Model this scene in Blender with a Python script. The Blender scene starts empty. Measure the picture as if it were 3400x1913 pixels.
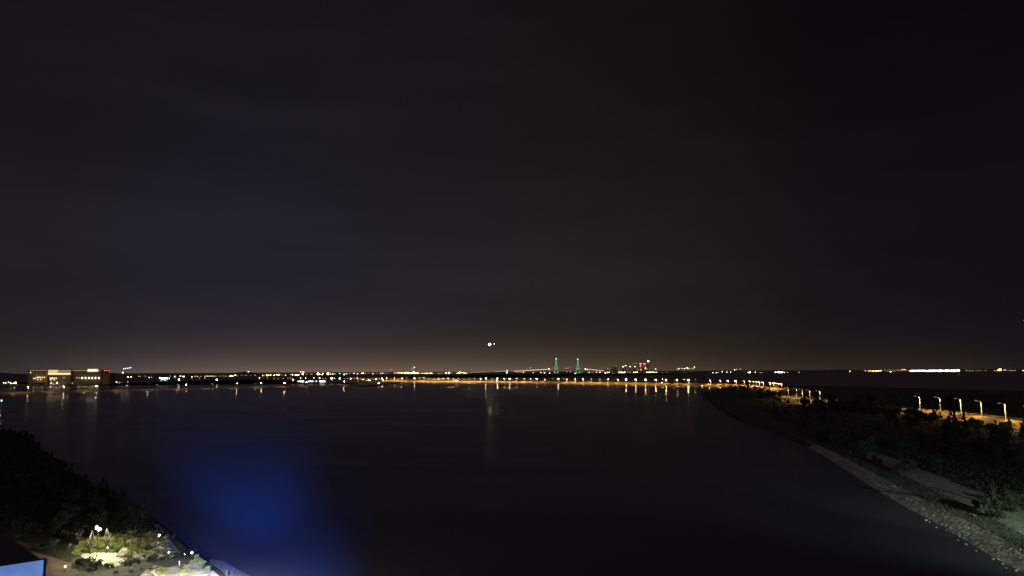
import bpy, bmesh, math, random
from mathutils import Vector, Matrix, Euler, noise

random.seed(7)
S = bpy.context.scene
R = math.radians

# ------------------------------------------------------------------ camera
FPX, CX, CY = 2520.0, 1700.0, 956.5          # lens in pixels of the 3400 px wide photograph
H = 36.0
cam_d = bpy.data.cameras.new("camera")
cam_d.sensor_width = 36.0
cam_d.lens = 36.0 * FPX / 3400.0
cam_d.clip_start, cam_d.clip_end = 0.5, 80000.0
cam = bpy.data.objects.new("camera", cam_d)
S.collection.objects.link(cam)
PITCH, ROLL = math.atan(277.2 / FPX), -0.0043
CROT = Matrix.Rotation(R(90) + PITCH, 3, 'X') @ Matrix.Rotation(ROLL, 3, 'Z')
cam.matrix_world = Matrix.Translation((0, 0, H)) @ CROT.to_4x4()
S.camera = cam


def ray(px, py):
    return CROT @ Vector(((px - CX) / FPX, -(py - CY) / FPX, -1.0))


def onz(px, py, z=0.0):
    d = ray(px, py)
    t = (z - H) / d.z
    return Vector((d.x * t, d.y * t, z))


def aty(px, py, Y):
    d = ray(px, py)
    t = Y / d.y
    return Vector((d.x * t, Y, H + d.z * t))


def hor(px):
    return 1241.0 - 0.0043 * px


# ------------------------------------------------------------------ world: night sky with the glow of the far towns
W = bpy.data.worlds.new("World")
S.world = W
W.use_nodes = True
nt = W.node_tree
nt.nodes.clear()
N = nt.nodes.new
L = nt.links.new


def math_node(tree, op, a, b=None, clamp=False):
    n = tree.nodes.new('ShaderNodeMath')
    n.operation = op
    n.use_clamp = clamp
    for i, v in enumerate((a, b)):
        if v is None:
            continue
        if isinstance(v, (int, float)):
            n.inputs[i].default_value = v
        else:
            tree.links.new(v, n.inputs[i])
    return n.outputs[0]


def ramp(tree, fac, stops, interp='B_SPLINE'):
    n = tree.nodes.new('ShaderNodeValToRGB')
    n.color_ramp.interpolation = interp
    el = n.color_ramp.elements
    while len(el) < len(stops):
        el.new(0.5)
    for e, (p, c) in zip(el, stops):
        e.position = p
        e.color = (*c, 1) if len(c) == 3 else c
    tree.links.new(fac, n.inputs[0])
    top = max(max(c[:3]) for _, c in stops)
    if top <= 1.0:
        return n.outputs[0]
    for e, (p, c) in zip(el, stops):          # colour stops stop at 1: scale down, then back up
        e.color = (c[0] / top, c[1] / top, c[2] / top, 1)
    v = tree.nodes.new('ShaderNodeVectorMath')
    v.operation = 'SCALE'
    v.inputs['Scale'].default_value = top
    tree.links.new(n.outputs[0], v.inputs[0])
    return v.outputs[0]


def lin(r, g, b):
    f = lambda v: (v / 255 / 12.92) if v / 255 <= 0.04045 else ((v / 255 + 0.055) / 1.055) ** 2.4
    return (f(r), f(g), f(b))


def grey(v):
    return (v, v, v)


def mixc(tree, mode, fac, a, b):
    n = tree.nodes.new('ShaderNodeMix')
    n.data_type = 'RGBA'
    n.blend_type = mode
    for sock, v in ((n.inputs[0], fac), (n.inputs[6], a), (n.inputs[7], b)):
        if isinstance(v, (int, float)):
            sock.default_value = v
        elif isinstance(v, tuple):
            sock.default_value = (*v, 1) if len(v) == 3 else v
        else:
            tree.links.new(v, sock)
    return n.outputs[2]


tc = N('ShaderNodeTexCoord')
sx = N('ShaderNodeSeparateXYZ')
L(tc.outputs['Generated'], sx.inputs[0])
X_, Y_, Z_ = sx.outputs
az = math_node(nt, 'ARCTAN2', X_, Y_)                      # 0 = straight ahead, left edge of the frame -0.59
azn = math_node(nt, 'ADD', math_node(nt, 'MULTIPLY', az, 1 / 1.4), 0.5, True)
el = math_node(nt, 'MAXIMUM', Z_, 0.0)
eln = math_node(nt, 'MULTIPLY', el, 2.0, True)
nzm = N('ShaderNodeMapping')
nzm.inputs['Scale'].default_value = (1.6, 1.6, 9.0)
nzm.inputs['Rotation'].default_value = (0.0, R(-3), 0.0)
L(tc.outputs['Generated'], nzm.inputs[0])
nz = N('ShaderNodeTexNoise')
nz.inputs['Scale'].default_value = 1.5
nz.inputs['Detail'].default_value = 3.0
L(nzm.outputs[0], nz.inputs[0])
cloud = ramp(nt, nz.outputs[0], [(0.30, grey(0.84)), (0.47, grey(0.96)), (0.56, grey(1.05)), (0.72, grey(1.14))])
base = ramp(nt, eln, [(0.0, lin(44, 38, 37)), (0.10, lin(43, 38, 40)), (0.3, lin(37, 34, 37)),
                      (0.6, lin(30, 26, 28)), (1.0, lin(22, 17, 20))])
side = ramp(nt, azn, [(0.08, grey(0.82)), (0.2, grey(1.06)), (0.5, grey(1.04)), (0.66, grey(0.80)), (0.77, grey(0.44)), (0.92, grey(0.38))])
tint = ramp(nt, azn, [(0.08, (1.04, 1.0, 1.0)), (0.17, (0.92, 1.02, 1.42)), (0.36, (0.93, 1.02, 1.36)), (0.58, (1.06, 1.03, 0.76)), (0.74, (1.0, 1.0, 0.95)), (0.92, (1.02, 0.90, 1.35))])
sky = mixc(nt, 'MULTIPLY', 1.0, mixc(nt, 'MULTIPLY', 1.0, mixc(nt, 'MULTIPLY', 1.0, base, side), cloud), tint)
# low town glow
g1 = math_node(nt, 'EXPONENT', math_node(nt, 'MULTIPLY', el, -56.0))
gaz = ramp(nt, azn, [(0.06, (0.012, 0.010, 0.009)), (0.14, (0.055, 0.044, 0.034)), (0.27, (0.165, 0.112, 0.072)),
                     (0.42, (0.150, 0.098, 0.058)), (0.60, (0.088, 0.058, 0.032)), (0.75, (0.012, 0.008, 0.004)),
                     (0.86, (0.026, 0.019, 0.010)), (0.93, (0.004, 0.003, 0.002))])
glow = mixc(nt, 'MULTIPLY', 1.0, gaz, g1)
# glow added behind the camera, never in view, to brighten the dark land
bk = math_node(nt, 'MULTIPLY', math_node(nt, 'MULTIPLY', Y_, -1.0, True), 1.0, True)
bkc = mixc(nt, 'MULTIPLY', 1.0, (0.16, 0.135, 0.155), bk)
tot = mixc(nt, 'ADD', 1.0, mixc(nt, 'ADD', 1.0, sky, glow), bkc)
bg = N('ShaderNodeBackground')
L(tot, bg.inputs[0])
bg.inputs[1].default_value = 0.88
wo = N('ShaderNodeOutputWorld')
L(bg.outputs[0], wo.inputs[0])
W.cycles.sampling_method = 'MANUAL'
W.cycles.sample_map_resolution = 256

S.view_settings.view_transform = 'Standard'
S.view_settings.look = 'None'
S.view_settings.exposure = 0.0
S.view_settings.gamma = 1.0
S.cycles.max_bounces = 4
S.cycles.diffuse_bounces = 1
S.cycles.glossy_bounces = 2
S.cycles.sample_clamp_indirect = 3.0
S.cycles.caustics_reflective = False
S.cycles.caustics_refractive = False
S.cycles.use_light_tree = True


# ------------------------------------------------------------------ materials
def new_mat(name):
    m = bpy.data.materials.new(name)
    m.use_nodes = True
    m.node_tree.nodes.clear()
    return m, m.node_tree


def rough(name, c0, c1, scale=0.5, rough_=0.85, bump=0.0, bscale=None, detail=4.0, metal=0.0, obj=False, spec=0.3, lo=0.35, hi=0.65):
    m, t = new_mat(name)
    co = t.nodes.new('ShaderNodeTexCoord')
    n = t.nodes.new('ShaderNodeTexNoise')
    n.inputs['Scale'].default_value = scale
    n.inputs['Detail'].default_value = detail
    t.links.new(co.outputs['Object'] if obj else co.outputs['Object'], n.inputs[0])
    col = ramp(t, n.outputs[0], [(lo, c0), (hi, c1)], 'LINEAR')
    p = t.nodes.new('ShaderNodeBsdfPrincipled')
    t.links.new(col, p.inputs['Base Color'])
    p.inputs['Roughness'].default_value = rough_
    p.inputs['Metallic'].default_value = metal
    p.inputs['Specular IOR Level'].default_value = spec
    if bump:
        n2 = t.nodes.new('ShaderNodeTexNoise')
        n2.inputs['Scale'].default_value = bscale or scale * 4
        n2.inputs['Detail'].default_value = 5
        t.links.new(co.outputs['Object'], n2.inputs[0])
        b = t.nodes.new('ShaderNodeBump')
        b.inputs['Strength'].default_value = min(1.0, bump)
        b.inputs['Distance'].default_value = max(0.1, bump)
        t.links.new(n2.outputs[0], b.inputs['Height'])
        t.links.new(b.outputs[0], p.inputs['Normal'])
    o = t.nodes.new('ShaderNodeOutputMaterial')
    t.links.new(p.outputs[0], o.inputs[0])
    return m


_lamps = {}


def lampmat(col, strength, sample=True):
    key = (tuple(round(c, 3) for c in col), round(strength, 3), sample)
    if key in _lamps:
        return _lamps[key]
    m, t = new_mat("lamp_glass")
    e = t.nodes.new('ShaderNodeEmission')
    e.inputs[0].default_value = (*col, 1)
    e.inputs[1].default_value = strength
    o = t.nodes.new('ShaderNodeOutputMaterial')
    t.links.new(e.outputs[0], o.inputs[0])
    m.cycles.emission_sampling = 'FRONT_BACK' if sample else 'NONE'
    _lamps[key] = m
    return m


def water_material():
    m, t = new_mat("sea_water")
    co = t.nodes.new('ShaderNodeTexCoord')
    mp = t.nodes.new('ShaderNodeMapping')
    mp.inputs['Scale'].default_value = (0.09, 0.16, 0.1)
    t.links.new(co.outputs['Object'], mp.inputs[0])
    n = t.nodes.new('ShaderNodeTexNoise')
    n.inputs['Scale'].default_value = 1.0
    n.inputs['Detail'].default_value = 3.0
    t.links.new(mp.outputs[0], n.inputs[0])
    b = t.nodes.new('ShaderNodeBump')
    b.inputs['Strength'].default_value = 0.35
    b.inputs['Distance'].default_value = 0.03
    t.links.new(n.outputs[0], b.inputs['Height'])
    # calm and slightly ruffled patches
    n3 = t.nodes.new('ShaderNodeTexNoise')
    n3.inputs['Scale'].default_value = 0.006
    n3.inputs['Detail'].default_value = 2.0
    t.links.new(co.outputs['Object'], n3.inputs[0])
    g1 = t.nodes.new('ShaderNodeBsdfGlossy')
    g1.inputs['Roughness'].default_value = 0.04
    g2 = t.nodes.new('ShaderNodeBsdfGlossy')
    g2.inputs['Roughness'].default_value = 0.21
    for g in (g1, g2):
        g.inputs['Color'].default_value = (0.9, 0.9, 0.95, 1)
        t.links.new(b.outputs[0], g.inputs['Normal'])
    mx = t.nodes.new('ShaderNodeMixShader')
    t.links.new(ramp(t, n3.outputs[0], [(0.3, grey(0.82)), (0.7, grey(0.90))], 'LINEAR'), mx.inputs[0])
    t.links.new(g1.outputs[0], mx.inputs[1])
    t.links.new(g2.outputs[0], mx.inputs[2])
    d = t.nodes.new('ShaderNodeBsdfDiffuse')
    d.inputs[0].default_value = (0.070, 0.066, 0.088, 1)
    fr = t.nodes.new('ShaderNodeFresnel')
    fr.inputs[0].default_value = 1.33
    mp2 = t.nodes.new('ShaderNodeMapping')
    mp2.inputs['Scale'].default_value = (0.008, 0.03, 0.01)
    t.links.new(co.outputs['Object'], mp2.inputs[0])
    n4 = t.nodes.new('ShaderNodeTexNoise')
    n4.inputs['Scale'].default_value = 1.0
    n4.inputs['Detail'].default_value = 6.0
    n4.inputs['Roughness'].default_value = 0.62
    t.links.new(mp2.outputs[0], n4.inputs[0])
    f2 = math_node(t, 'MULTIPLY', fr.outputs[0], ramp(t, n4.outputs[0], [(0.3, grey(0.40)), (0.7, grey(0.70))], 'LINEAR'))
    ms = t.nodes.new('ShaderNodeMixShader')
    t.links.new(f2, ms.inputs[0])
    t.links.new(d.outputs[0], ms.inputs[1])
    t.links.new(mx.outputs[0], ms.inputs[2])
    o = t.nodes.new('ShaderNodeOutputMaterial')
    t.links.new(ms.outputs[0], o.inputs[0])
    return m


def leaf_material(name, c0, c1):
    m, t = new_mat(name)
    ge = t.nodes.new('ShaderNodeNewGeometry')
    col = ramp(t, ge.outputs['Random Per Island'], [(0.0, c0), (1.0, c1)], 'LINEAR')
    d = t.nodes.new('ShaderNodeBsdfDiffuse')
    tr = t.nodes.new('ShaderNodeBsdfTranslucent')
    t.links.new(col, d.inputs[0])
    t.links.new(col, tr.inputs[0])
    mx = t.nodes.new('ShaderNodeMixShader')
    mx.inputs[0].default_value = 0.3
    t.links.new(d.outputs[0], mx.inputs[1])
    t.links.new(tr.outputs[0], mx.inputs[2])
    o = t.nodes.new('ShaderNodeOutputMaterial')
    t.links.new(mx.outputs[0], o.inputs[0])
    return m


M = {
    'water': water_material(),
    'soil': rough('dark_soil', (0.13, 0.10, 0.09), (0.20, 0.155, 0.14), 0.01, 0.55, spec=0.45),
    'mud': rough('tidal_mud', (0.17, 0.13, 0.12), (0.26, 0.20, 0.18), 0.004, 0.5, spec=0.5),
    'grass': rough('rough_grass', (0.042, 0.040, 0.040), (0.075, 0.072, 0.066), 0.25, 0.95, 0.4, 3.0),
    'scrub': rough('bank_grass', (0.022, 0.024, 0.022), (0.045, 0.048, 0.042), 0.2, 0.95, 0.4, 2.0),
    'asphalt': rough('asphalt', (0.05, 0.05, 0.05), (0.10, 0.095, 0.09), 0.3, 0.85, 0.0),
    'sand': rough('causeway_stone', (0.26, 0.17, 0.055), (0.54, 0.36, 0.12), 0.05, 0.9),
    'riprap': rough('riprap_stone', (0.22, 0.22, 0.20), (0.52, 0.51, 0.45), 0.9, 0.9, 0.25, 1.6, lo=0.42, hi=0.60),
    'gravel': rough('gravel_path', (0.20, 0.19, 0.17), (0.36, 0.34, 0.30), 0.4, 0.9, 0.2, 3.0),
    'paving': rough('pale_paving', (0.26, 0.25, 0.22), (0.60, 0.58, 0.52), 0.5, 0.8, 0.05, 6.0),
    'brown': rough('brown_earth_path', (0.10, 0.07, 0.055), (0.17, 0.12, 0.095), 0.5, 0.9),
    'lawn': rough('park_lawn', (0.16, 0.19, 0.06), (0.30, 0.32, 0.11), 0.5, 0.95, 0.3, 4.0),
    'metal': rough('galvanised_metal', (0.45, 0.45, 0.45), (0.60, 0.60, 0.58), 2.0, 0.5, 0, metal=0.0),
    'dark': rough('dark_metal', (0.04, 0.04, 0.045), (0.07, 0.07, 0.075), 2.0, 0.5),
    'pale': rough('pale_paint', (0.55, 0.53, 0.48), (0.70, 0.67, 0.60), 0.2, 0.7),
    'plaster': rough('warm_plaster', (0.25, 0.185, 0.10), (0.35, 0.26, 0.14), 0.1, 0.85),
    'concrete': rough('concrete', (0.28, 0.27, 0.25), (0.40, 0.39, 0.36), 0.3, 0.85, 0.05, 3),
    'glass': rough('dark_glass', (0.02, 0.025, 0.03), (0.04, 0.045, 0.05), 0.5, 0.15, spec=0.6),
    'bark': rough('bark', (0.07, 0.055, 0.04), (0.14, 0.11, 0.08), 3.0, 0.95, 0.1, 12),
    'leaf': leaf_material('broad_leaves', (0.045, 0.052, 0.040), (0.095, 0.105, 0.078)),
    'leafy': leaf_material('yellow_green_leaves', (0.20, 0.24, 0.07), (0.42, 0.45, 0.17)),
    'needle': leaf_material('pine_needles', (0.036, 0.043, 0.035), (0.075, 0.086, 0.066)),
    'dry': leaf_material('dry_leaves', (0.10, 0.085, 0.055), (0.24, 0.20, 0.13)),
    'carpaint': rough('car_paint', (0.3, 0.3, 0.32), (0.34, 0.34, 0.36), 1, 0.3),
    'tyre': rough('rubber', (0.02, 0.02, 0.02), (0.03, 0.03, 0.03), 4, 0.9),
    'stone': rough('shore_rock', (0.22, 0.22, 0.19), (0.46, 0.45, 0.40), 1.2, 0.95, 0.3, 4),
}


# ------------------------------------------------------------------ mesh and object helpers
class MB:
    def __init__(s):
        s.v, s.f, s.m = [], [], []

    def add(s, vs, fs, mi=0):
        b = len(s.v)
        s.v += [tuple(v) for v in vs]
        s.f += [tuple(i + b for i in f) for f in fs]
        s.m += [mi] * len(fs)
        return s

    def box(s, c, d, rz=0.0, mi=0, taper=1.0):
        hx, hy, hz = d[0] / 2, d[1] / 2, d[2] / 2
        cr, sr = math.cos(rz), math.sin(rz)
        vs = []
        for zz in (-hz, hz):
            k = taper if zz > 0 else 1.0
            for xx, yy in ((-hx, -hy), (hx, -hy), (hx, hy), (-hx, hy)):
                xx, yy = xx * k, yy * k
                vs.append((c[0] + xx * cr - yy * sr, c[1] + xx * sr + yy * cr, c[2] + zz))
        return s.add(vs, [(3, 2, 1, 0), (4, 5, 6, 7), (0, 1, 5, 4), (1, 2, 6, 5), (2, 3, 7, 6), (3, 0, 4, 7)], mi)

    def tube(s, pts, rads, n=6, mi=0, cap=True):
        pts = [Vector(p) for p in pts]
        rings = []
        for i, p in enumerate(pts):
            a = pts[max(0, i - 1)]
            b = pts[min(len(pts) - 1, i + 1)]
            t = (b - a).normalized()
            u = t.cross(Vector((0.13, 0.31, 0.94)))
            if u.length < 1e-3:
                u = t.cross(Vector((1, 0, 0)))
            u.normalize()
            w = t.cross(u)
            rings.append([p + (u * math.cos(k * 2 * math.pi / n) + w * math.sin(k * 2 * math.pi / n)) * rads[i] for k in range(n)])
        vs = [v for r in rings for v in r]
        fs = []
        for i in range(len(pts) - 1):
            for k in range(n):
                k2 = (k + 1) % n
                fs.append((i * n + k, i * n + k2, (i + 1) * n + k2, (i + 1) * n + k))
        if cap:
            fs.append(tuple(reversed(range(n))))
            fs.append(tuple((len(pts) - 1) * n + k for k in range(n)))
        return s.add(vs, fs, mi)

    def ball(s, c, r, sub=1, mi=0, sc=(1, 1, 1), jitter=0.0):
        bm = bmesh.new()
        bmesh.ops.create_icosphere(bm, subdivisions=sub, radius=1.0)
        vs = []
        for v in bm.verts:
            k = r * (1 + random.uniform(-jitter, jitter))
            vs.append((c[0] + v.co.x * k * sc[0], c[1] + v.co.y * k * sc[1], c[2] + v.co.z * k * sc[2]))
        fs = [tuple(v.index for v in f.verts) for f in bm.faces]
        bm.free()
        return s.add(vs, fs, mi)

    def cap(s, c, r, h, n=10, rings=2, mi=0, down=True):
        """a bowl (lamp lens): rim at c, bulging h downwards"""
        vs, fs = [], []
        for i in range(rings + 1):
            a = (math.pi / 2) * i / rings
            if i == rings:
                vs.append((c[0], c[1], c[2] - h))
            else:
                for k in range(n):
                    t = k * 2 * math.pi / n
                    vs.append((c[0] + r * math.cos(a) * math.cos(t), c[1] + r * math.cos(a) * math.sin(t), c[2] - h * math.sin(a)))
        for i in range(rings - 1):
            for k in range(n):
                k2 = (k + 1) % n
                fs.append((i * n + k, (i + 1) * n + k, (i + 1) * n + k2, i * n + k2))
        for k in range(n):
            fs.append(((rings - 1) * n + k, rings * n, (rings - 1) * n + (k + 1) % n))
        return s.add(vs, fs, mi)

    def mesh(s, name, mats, smooth=False):
        me = bpy.data.meshes.new(name)
        me.from_pydata(s.v, [], s.f)
        if not isinstance(mats, (list, tuple)):
            mats = [mats]
        for m in mats:
            me.materials.append(m)
        if len(mats) > 1:
            me.polygons.foreach_set('material_index', s.m)
        if smooth:
            me.polygons.foreach_set('use_smooth', [True] * len(me.polygons))
        me.update()
        return me

    def build(s, name, mats, parent=None, loc=None, smooth=False):
        o = bpy.data.objects.new(name, s.mesh(name, mats, smooth))
        S.collection.objects.link(o)
        if parent is not None:
            o.parent = parent
        if loc is not None:
            o.location = loc
        return o


def tag(o, label=None, cat=None, group=None, kind=None):
    for k, v in (('label', label), ('category', cat), ('group', group), ('kind', kind)):
        if v:
            o[k] = v
    return o


def empty(name, loc=(0, 0, 0), rz=0.0):
    o = bpy.data.objects.new(name, None)
    o.empty_display_size = 0.5
    o.location = loc
    o.rotation_euler = (0, 0, rz)
    S.collection.objects.link(o)
    return o


def kids(o):
    return [c for c in S.collection.objects if c.parent == o]


TREE_OF = {}


def copy_tree(root):
    """copy a thing with its parts and sub-parts"""
    if root.name not in TREE_OF:
        TREE_OF[root.name] = [(c, kids(c)) for c in kids(root)]
    r = root.copy()
    S.collection.objects.link(r)
    for ch, sub in TREE_OF[root.name]:
        c = ch.copy()
        S.collection.objects.link(c)
        c.parent = r
        for g in sub:
            d = g.copy()
            S.collection.objects.link(d)
            d.parent = c
    return r


def nth(i):
    return "%d%s" % (i, 'th' if 10 <= i % 100 <= 20 else {1: 'st', 2: 'nd', 3: 'rd'}.get(i % 10, 'th'))


def ribbon(pts_a, pts_b, sub=6, cross=4, jit=0.0):
    """surface between two polylines"""
    mb = MB()

    def resample(p):
        out = []
        for i in range(len(p) - 1):
            for k in range(sub):
                out.append(p[i].lerp(p[i + 1], k / sub))
        out.append(p[-1])
        return out
    a, b = resample(pts_a), resample(pts_b)
    rows = []
    for j in range(cross + 1):
        rows.append([x.lerp(y, j / cross) + (Vector((random.uniform(-jit, jit), random.uniform(-jit, jit), random.uniform(-jit, jit) * 0.6)) if 0 < j < cross else Vector())
                     for x, y in zip(a, b)])
    n = len(a)
    fs = [(j * n + i, j * n + i + 1, (j + 1) * n + i + 1, (j + 1) * n + i) for j in range(cross) for i in range(n - 1)]
    mb.add([v for r in rows for v in r], fs)
    return mb


def smooth_line(pts, n=6):
    """Catmull-Rom through plan points"""
    pts = [Vector(p) for p in pts]
    out = []
    for i in range(len(pts) - 1):
        p0, p1, p2, p3 = pts[max(0, i - 1)], pts[i], pts[i + 1], pts[min(len(pts) - 1, i + 2)]
        for k in range(n):
            t = k / n
            out.append(0.5 * ((2 * p1) + (p2 - p0) * t + (2 * p0 - 5 * p1 + 4 * p2 - p3) * t * t + (3 * p1 - p0 - 3 * p2 + p3) * t ** 3))
    out.append(pts[-1])
    return out


def offset_line(line, d):
    out = []
    for i, p in enumerate(line):
        a, b = line[max(0, i - 1)], line[min(len(line) - 1, i + 1)]
        t = (b - a)
        t.z = 0
        t.normalize()
        out.append(p + Vector((t.y, -t.x, 0)) * d)
    return out


# ------------------------------------------------------------------ setting: water, seabed, land
mb = MB()
g = [-60000, -20000, -6000, -2500, -1200, -600, -300, 0, 300, 600, 1200, 2500, 6000, 20000, 60000]
vs = [(x, y, 0) for y in g for x in g]
n = len(g)
mb.add(vs, [(j * n + i, j * n + i + 1, (j + 1) * n + i + 1, (j + 1) * n + i) for j in range(n - 1) for i in range(n - 1)])
tag(mb.build('water', M['water']), kind='structure')


def land(name, outline, mat, z, bumpy=0.0, skirt=True, res=0):
    """flat piece of ground with sloping sides down into the water"""
    bm = bmesh.new()
    vs = [bm.verts.new((p[0], p[1], z)) for p in outline]
    f = bm.faces.new(vs)
    if f.normal.z < 0:
        f.normal_flip()
    bmesh.ops.triangulate(bm, faces=[f])
    me = bpy.data.meshes.new(name)
    if skirt:
        cx = sum(p[0] for p in outline) / len(outline)
        cy = sum(p[1] for p in outline) / len(outline)
        low = []
        k = len(outline)
        area = sum(outline[i][0] * outline[(i + 1) % k][1] - outline[(i + 1) % k][0] * outline[i][1] for i in range(k))
        sgn = 1 if area > 0 else -1
        for i in range(k):
            a, b = Vector((*outline[i - 1][:2], 0)), Vector((*outline[(i + 1) % k][:2], 0))
            t = (b - a).normalized()
            nrm = Vector((t.y, -t.x, 0)) * sgn
            low.append(bm.verts.new((outline[i][0] + nrm.x * z * 2, outline[i][1] + nrm.y * z * 2, -0.5)))
        for i in range(k):
            j = (i + 1) % k
            bm.faces.new((vs[i], vs[j], low[j], low[i]))
    bmesh.ops.recalc_face_normals(bm, faces=bm.faces)
    bm.to_mesh(me)
    bm.free()
    me.materials.append(mat)
    o = bpy.data.objects.new(name, me)
    S.collection.objects.link(o)
    return tag(o, kind='structure')


# far shore on the left and behind the roads
sh = [onz(-300, 1289, 2), onz(0, 1284, 2), onz(200, 1281, 2), onz(330, 1278, 2), onz(450, 1272.5, 2), onz(600, 1268, 2), onz(720, 1265, 2),
      onz(850, 1262, 2), onz(960, 1268, 2), onz(1010, 1273, 2), onz(1090, 1272, 2), onz(1180, 1269, 2), onz(1290, 1262, 2), onz(1300, 1252, 2),
      onz(1700, 1246, 2), onz(2350, 1243, 2)]
land('far_shore_land', [(p.x, p.y) for p in sh] + [(3000, 16000), (-9000, 16000)], M['soil'], 2.0)
sh = [onz(2700, 1237.5, 2), onz(3000, 1237, 2), onz(3700, 1236, 2)]
land('distant_land', [(p.x, p.y) for p in sh] + [(11000, 14000), (5000, 14000)], M['soil'], 2.0)


def mud(name, pts):
    P = [onz(x, y, 0.0) if y else None for x, y in pts]
    land(name, [(p.x, p.y) for p in P], M['mud'], 0.35)


_off = lambda x: onz(x, 1268, 0)
mud('mudflat', [(1290, 1262), (1500, 1262.5), (1700, 1264), (1964, 1267), (2181, 1270), (2290, 1272), (2449, 1275), (2560, 1284), (2700, 1306), (2900, 1326), (3100, 1345), (3700, 1370), (4300, 1380), (4300, 1232.8),
                (3700, 1235.2), (3000, 1236.5), (2600, 1238), (2350, 1241.5), (1700, 1244.5), (1290, 1248)])

# hills as soft silhouettes
def hill(px0, px1, ytop, Y, name='hill'):
    a, b = aty(px0, ytop, Y), aty(px1, ytop, Y)
    mb = MB()
    nx, ny = 22, 7
    w = b.x - a.x
    h = a.z
    vs = []
    for j in range(ny):
        for i in range(nx):
            u, v = i / (nx - 1), j / (ny - 1)
            e = max(0.0, math.sin(math.pi * u)) ** 0.6 * math.sin(math.pi * v)
            z = e * h * (0.9 + 0.22 * noise.noise(Vector((u * 5 + px0, v * 2, 0))))
            vs.append((a.x + w * u, Y + (v - 0.5) * w * 0.7, z if e > 0.001 else 0))
    mb.add(vs, [(j * nx + i, j * nx + i + 1, (j + 1) * nx + i + 1, (j + 1) * nx + i) for j in range(ny - 1) for i in range(nx - 1)])
    tag(mb.build(name, M['soil'], smooth=True), kind='structure')


hill(-260, 92, 1234, 5200)
hill(725, 905, 1235.5, 6400)
hill(330, 470, 1243, 4200)
hill(2690, 2890, 1227.8, 8800)
hill(2190, 2370, 1235, 9000)

# ------------------------------------------------------------------ the two causeways
DECK_R, DECK_L = 5.4, 2.8
right_pts = [(292, 330, 0), (300, 420, 0), (314, 560, 0), (304, 760, 0), (322, 890, 0), (385, 1060, 0), (428, 1180, 0), (470, 1430, 0),
             (478, 1620, 0), (416, 1800, 0), (215, 2065, 0), (0, 2320, 0), (-230, 2510, 0), (-420, 2640, 0), (-620, 2700, 0)]
left_pts = [(-1010, 1210, 0), (-861, 1360, 0), (-720, 1545, 0), (-575, 1757, 0), (-432, 1980, 0), (-405, 2180, 0), (-470, 2450, 0)]
RL = smooth_line(right_pts, 8)
LL = smooth_line(left_pts, 8)


def causeway(name, line, deck, half, slope, side=1):
    """a stone embankment carrying a road: cross section swept along the line"""
    prof = [(-half - slope, -0.6), (-half - slope * 0.45, deck * 0.5), (-half - 1.5, deck - 0.05), (-half, deck), (half, deck), (half + 1.5, deck - 0.05),
            (half + slope * 0.45, deck * 0.5), (half + slope, -0.6)]
    lines = [[p + Vector((0, 0, z)) for p in offset_line(line, o)] for o, z in prof]
    n = len(line)
    mb = MB()
    for r in lines:
        for p in r:
            jx = noise.noise(p * 0.08) * 0.5
            mb.v.append((p.x + jx, p.y + jx, p.z + (noise.noise(p * 0.2) * 0.35 if 0 < p.z < deck - 0.2 else 0)))
    for j in range(len(prof) - 1):
        for i in range(n - 1):
            mb.f.append((j * n + i, j * n + i + 1, (j + 1) * n + i + 1, (j + 1) * n + i))
            mb.m.append(0)
    o = tag(mb.build(name, M['sand']), kind='structure')
    # road surface and kerbs, lane markings
    rd = MB()
    for z, hw, mi in ((deck + 0.05, half - 2.0, 0),):
        a = [p + Vector((0, 0, z)) for p in offset_line(line, -hw)]
        b = [p + Vector((0, 0, z)) for p in offset_line(line, hw)]
        k = len(rd.v)
        rd.v += [tuple(p) for p in a + b]
        for i in range(n - 1):
            rd.f.append((k + i, k + i + 1, k + n + i + 1, k + n + i))
            rd.m.append(0)
    tag(rd.build(name.replace('embankment', 'road'), M['asphalt']), kind='structure')
    kb = MB()
    for sgn in (-1, 1):
        a = offset_line(line, sgn * (half - 2.0))
        b = offset_line(line, sgn * (half - 1.6))
        k = len(kb.v)
        for p in a:
            kb.v.append((p.x, p.y, deck + 0.05))
        for p in a:
            kb.v.append((p.x, p.y, deck + 0.2))
        for p in b:
            kb.v.append((p.x, p.y, deck + 0.2))
        for p in b:
            kb.v.append((p.x, p.y, deck - 0.02))
        for r in range(3):
            for i in range(n - 1):
                kb.f.append((k + r * n + i, k + r * n + i + 1, k + (r + 1) * n + i + 1, k + (r + 1) * n + i))
                kb.m.append(0)
    tag(kb.build('kerb', M['concrete']), kind='structure')
    mk = MB()
    for i in range(0, n - 1):
        a, b = line[i], line[i + 1]
        for q in (0.1, 0.6):
            p, r = a.lerp(b, q), a.lerp(b, q + 0.25)
            t = (r - p).normalized()
            s_ = Vector((t.y, -t.x, 0)) * 0.1
            mk.add([p - s_ + Vector((0, 0, deck + .056)), p + s_ + Vector((0, 0, deck + .056)), r + s_ + Vector((0, 0, deck + .056)), r - s_ + Vector((0, 0, deck + .056))], [(0, 1, 2, 3)])
    tag(mk.build('road_marking', M['pale']), kind='structure')
    return o


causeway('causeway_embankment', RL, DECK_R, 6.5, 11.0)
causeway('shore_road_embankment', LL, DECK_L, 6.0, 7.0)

# guard rail along the near edge of each road
ORANGE = (1.0, 0.58, 0.18)
LAMPC = (1.0, 0.60, 0.22)
WARM = (1.0, 0.66, 0.30)
WHITE = (1.0, 0.93, 0.80)
COOL = (0.85, 1.0, 1.0)
TEAL = (0.25, 0.95, 0.95)
YEL = (1.0, 0.74, 0.24)
YG = (0.85, 1.0, 0.45)
RED = (1.0, 0.10, 0.08)


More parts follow.
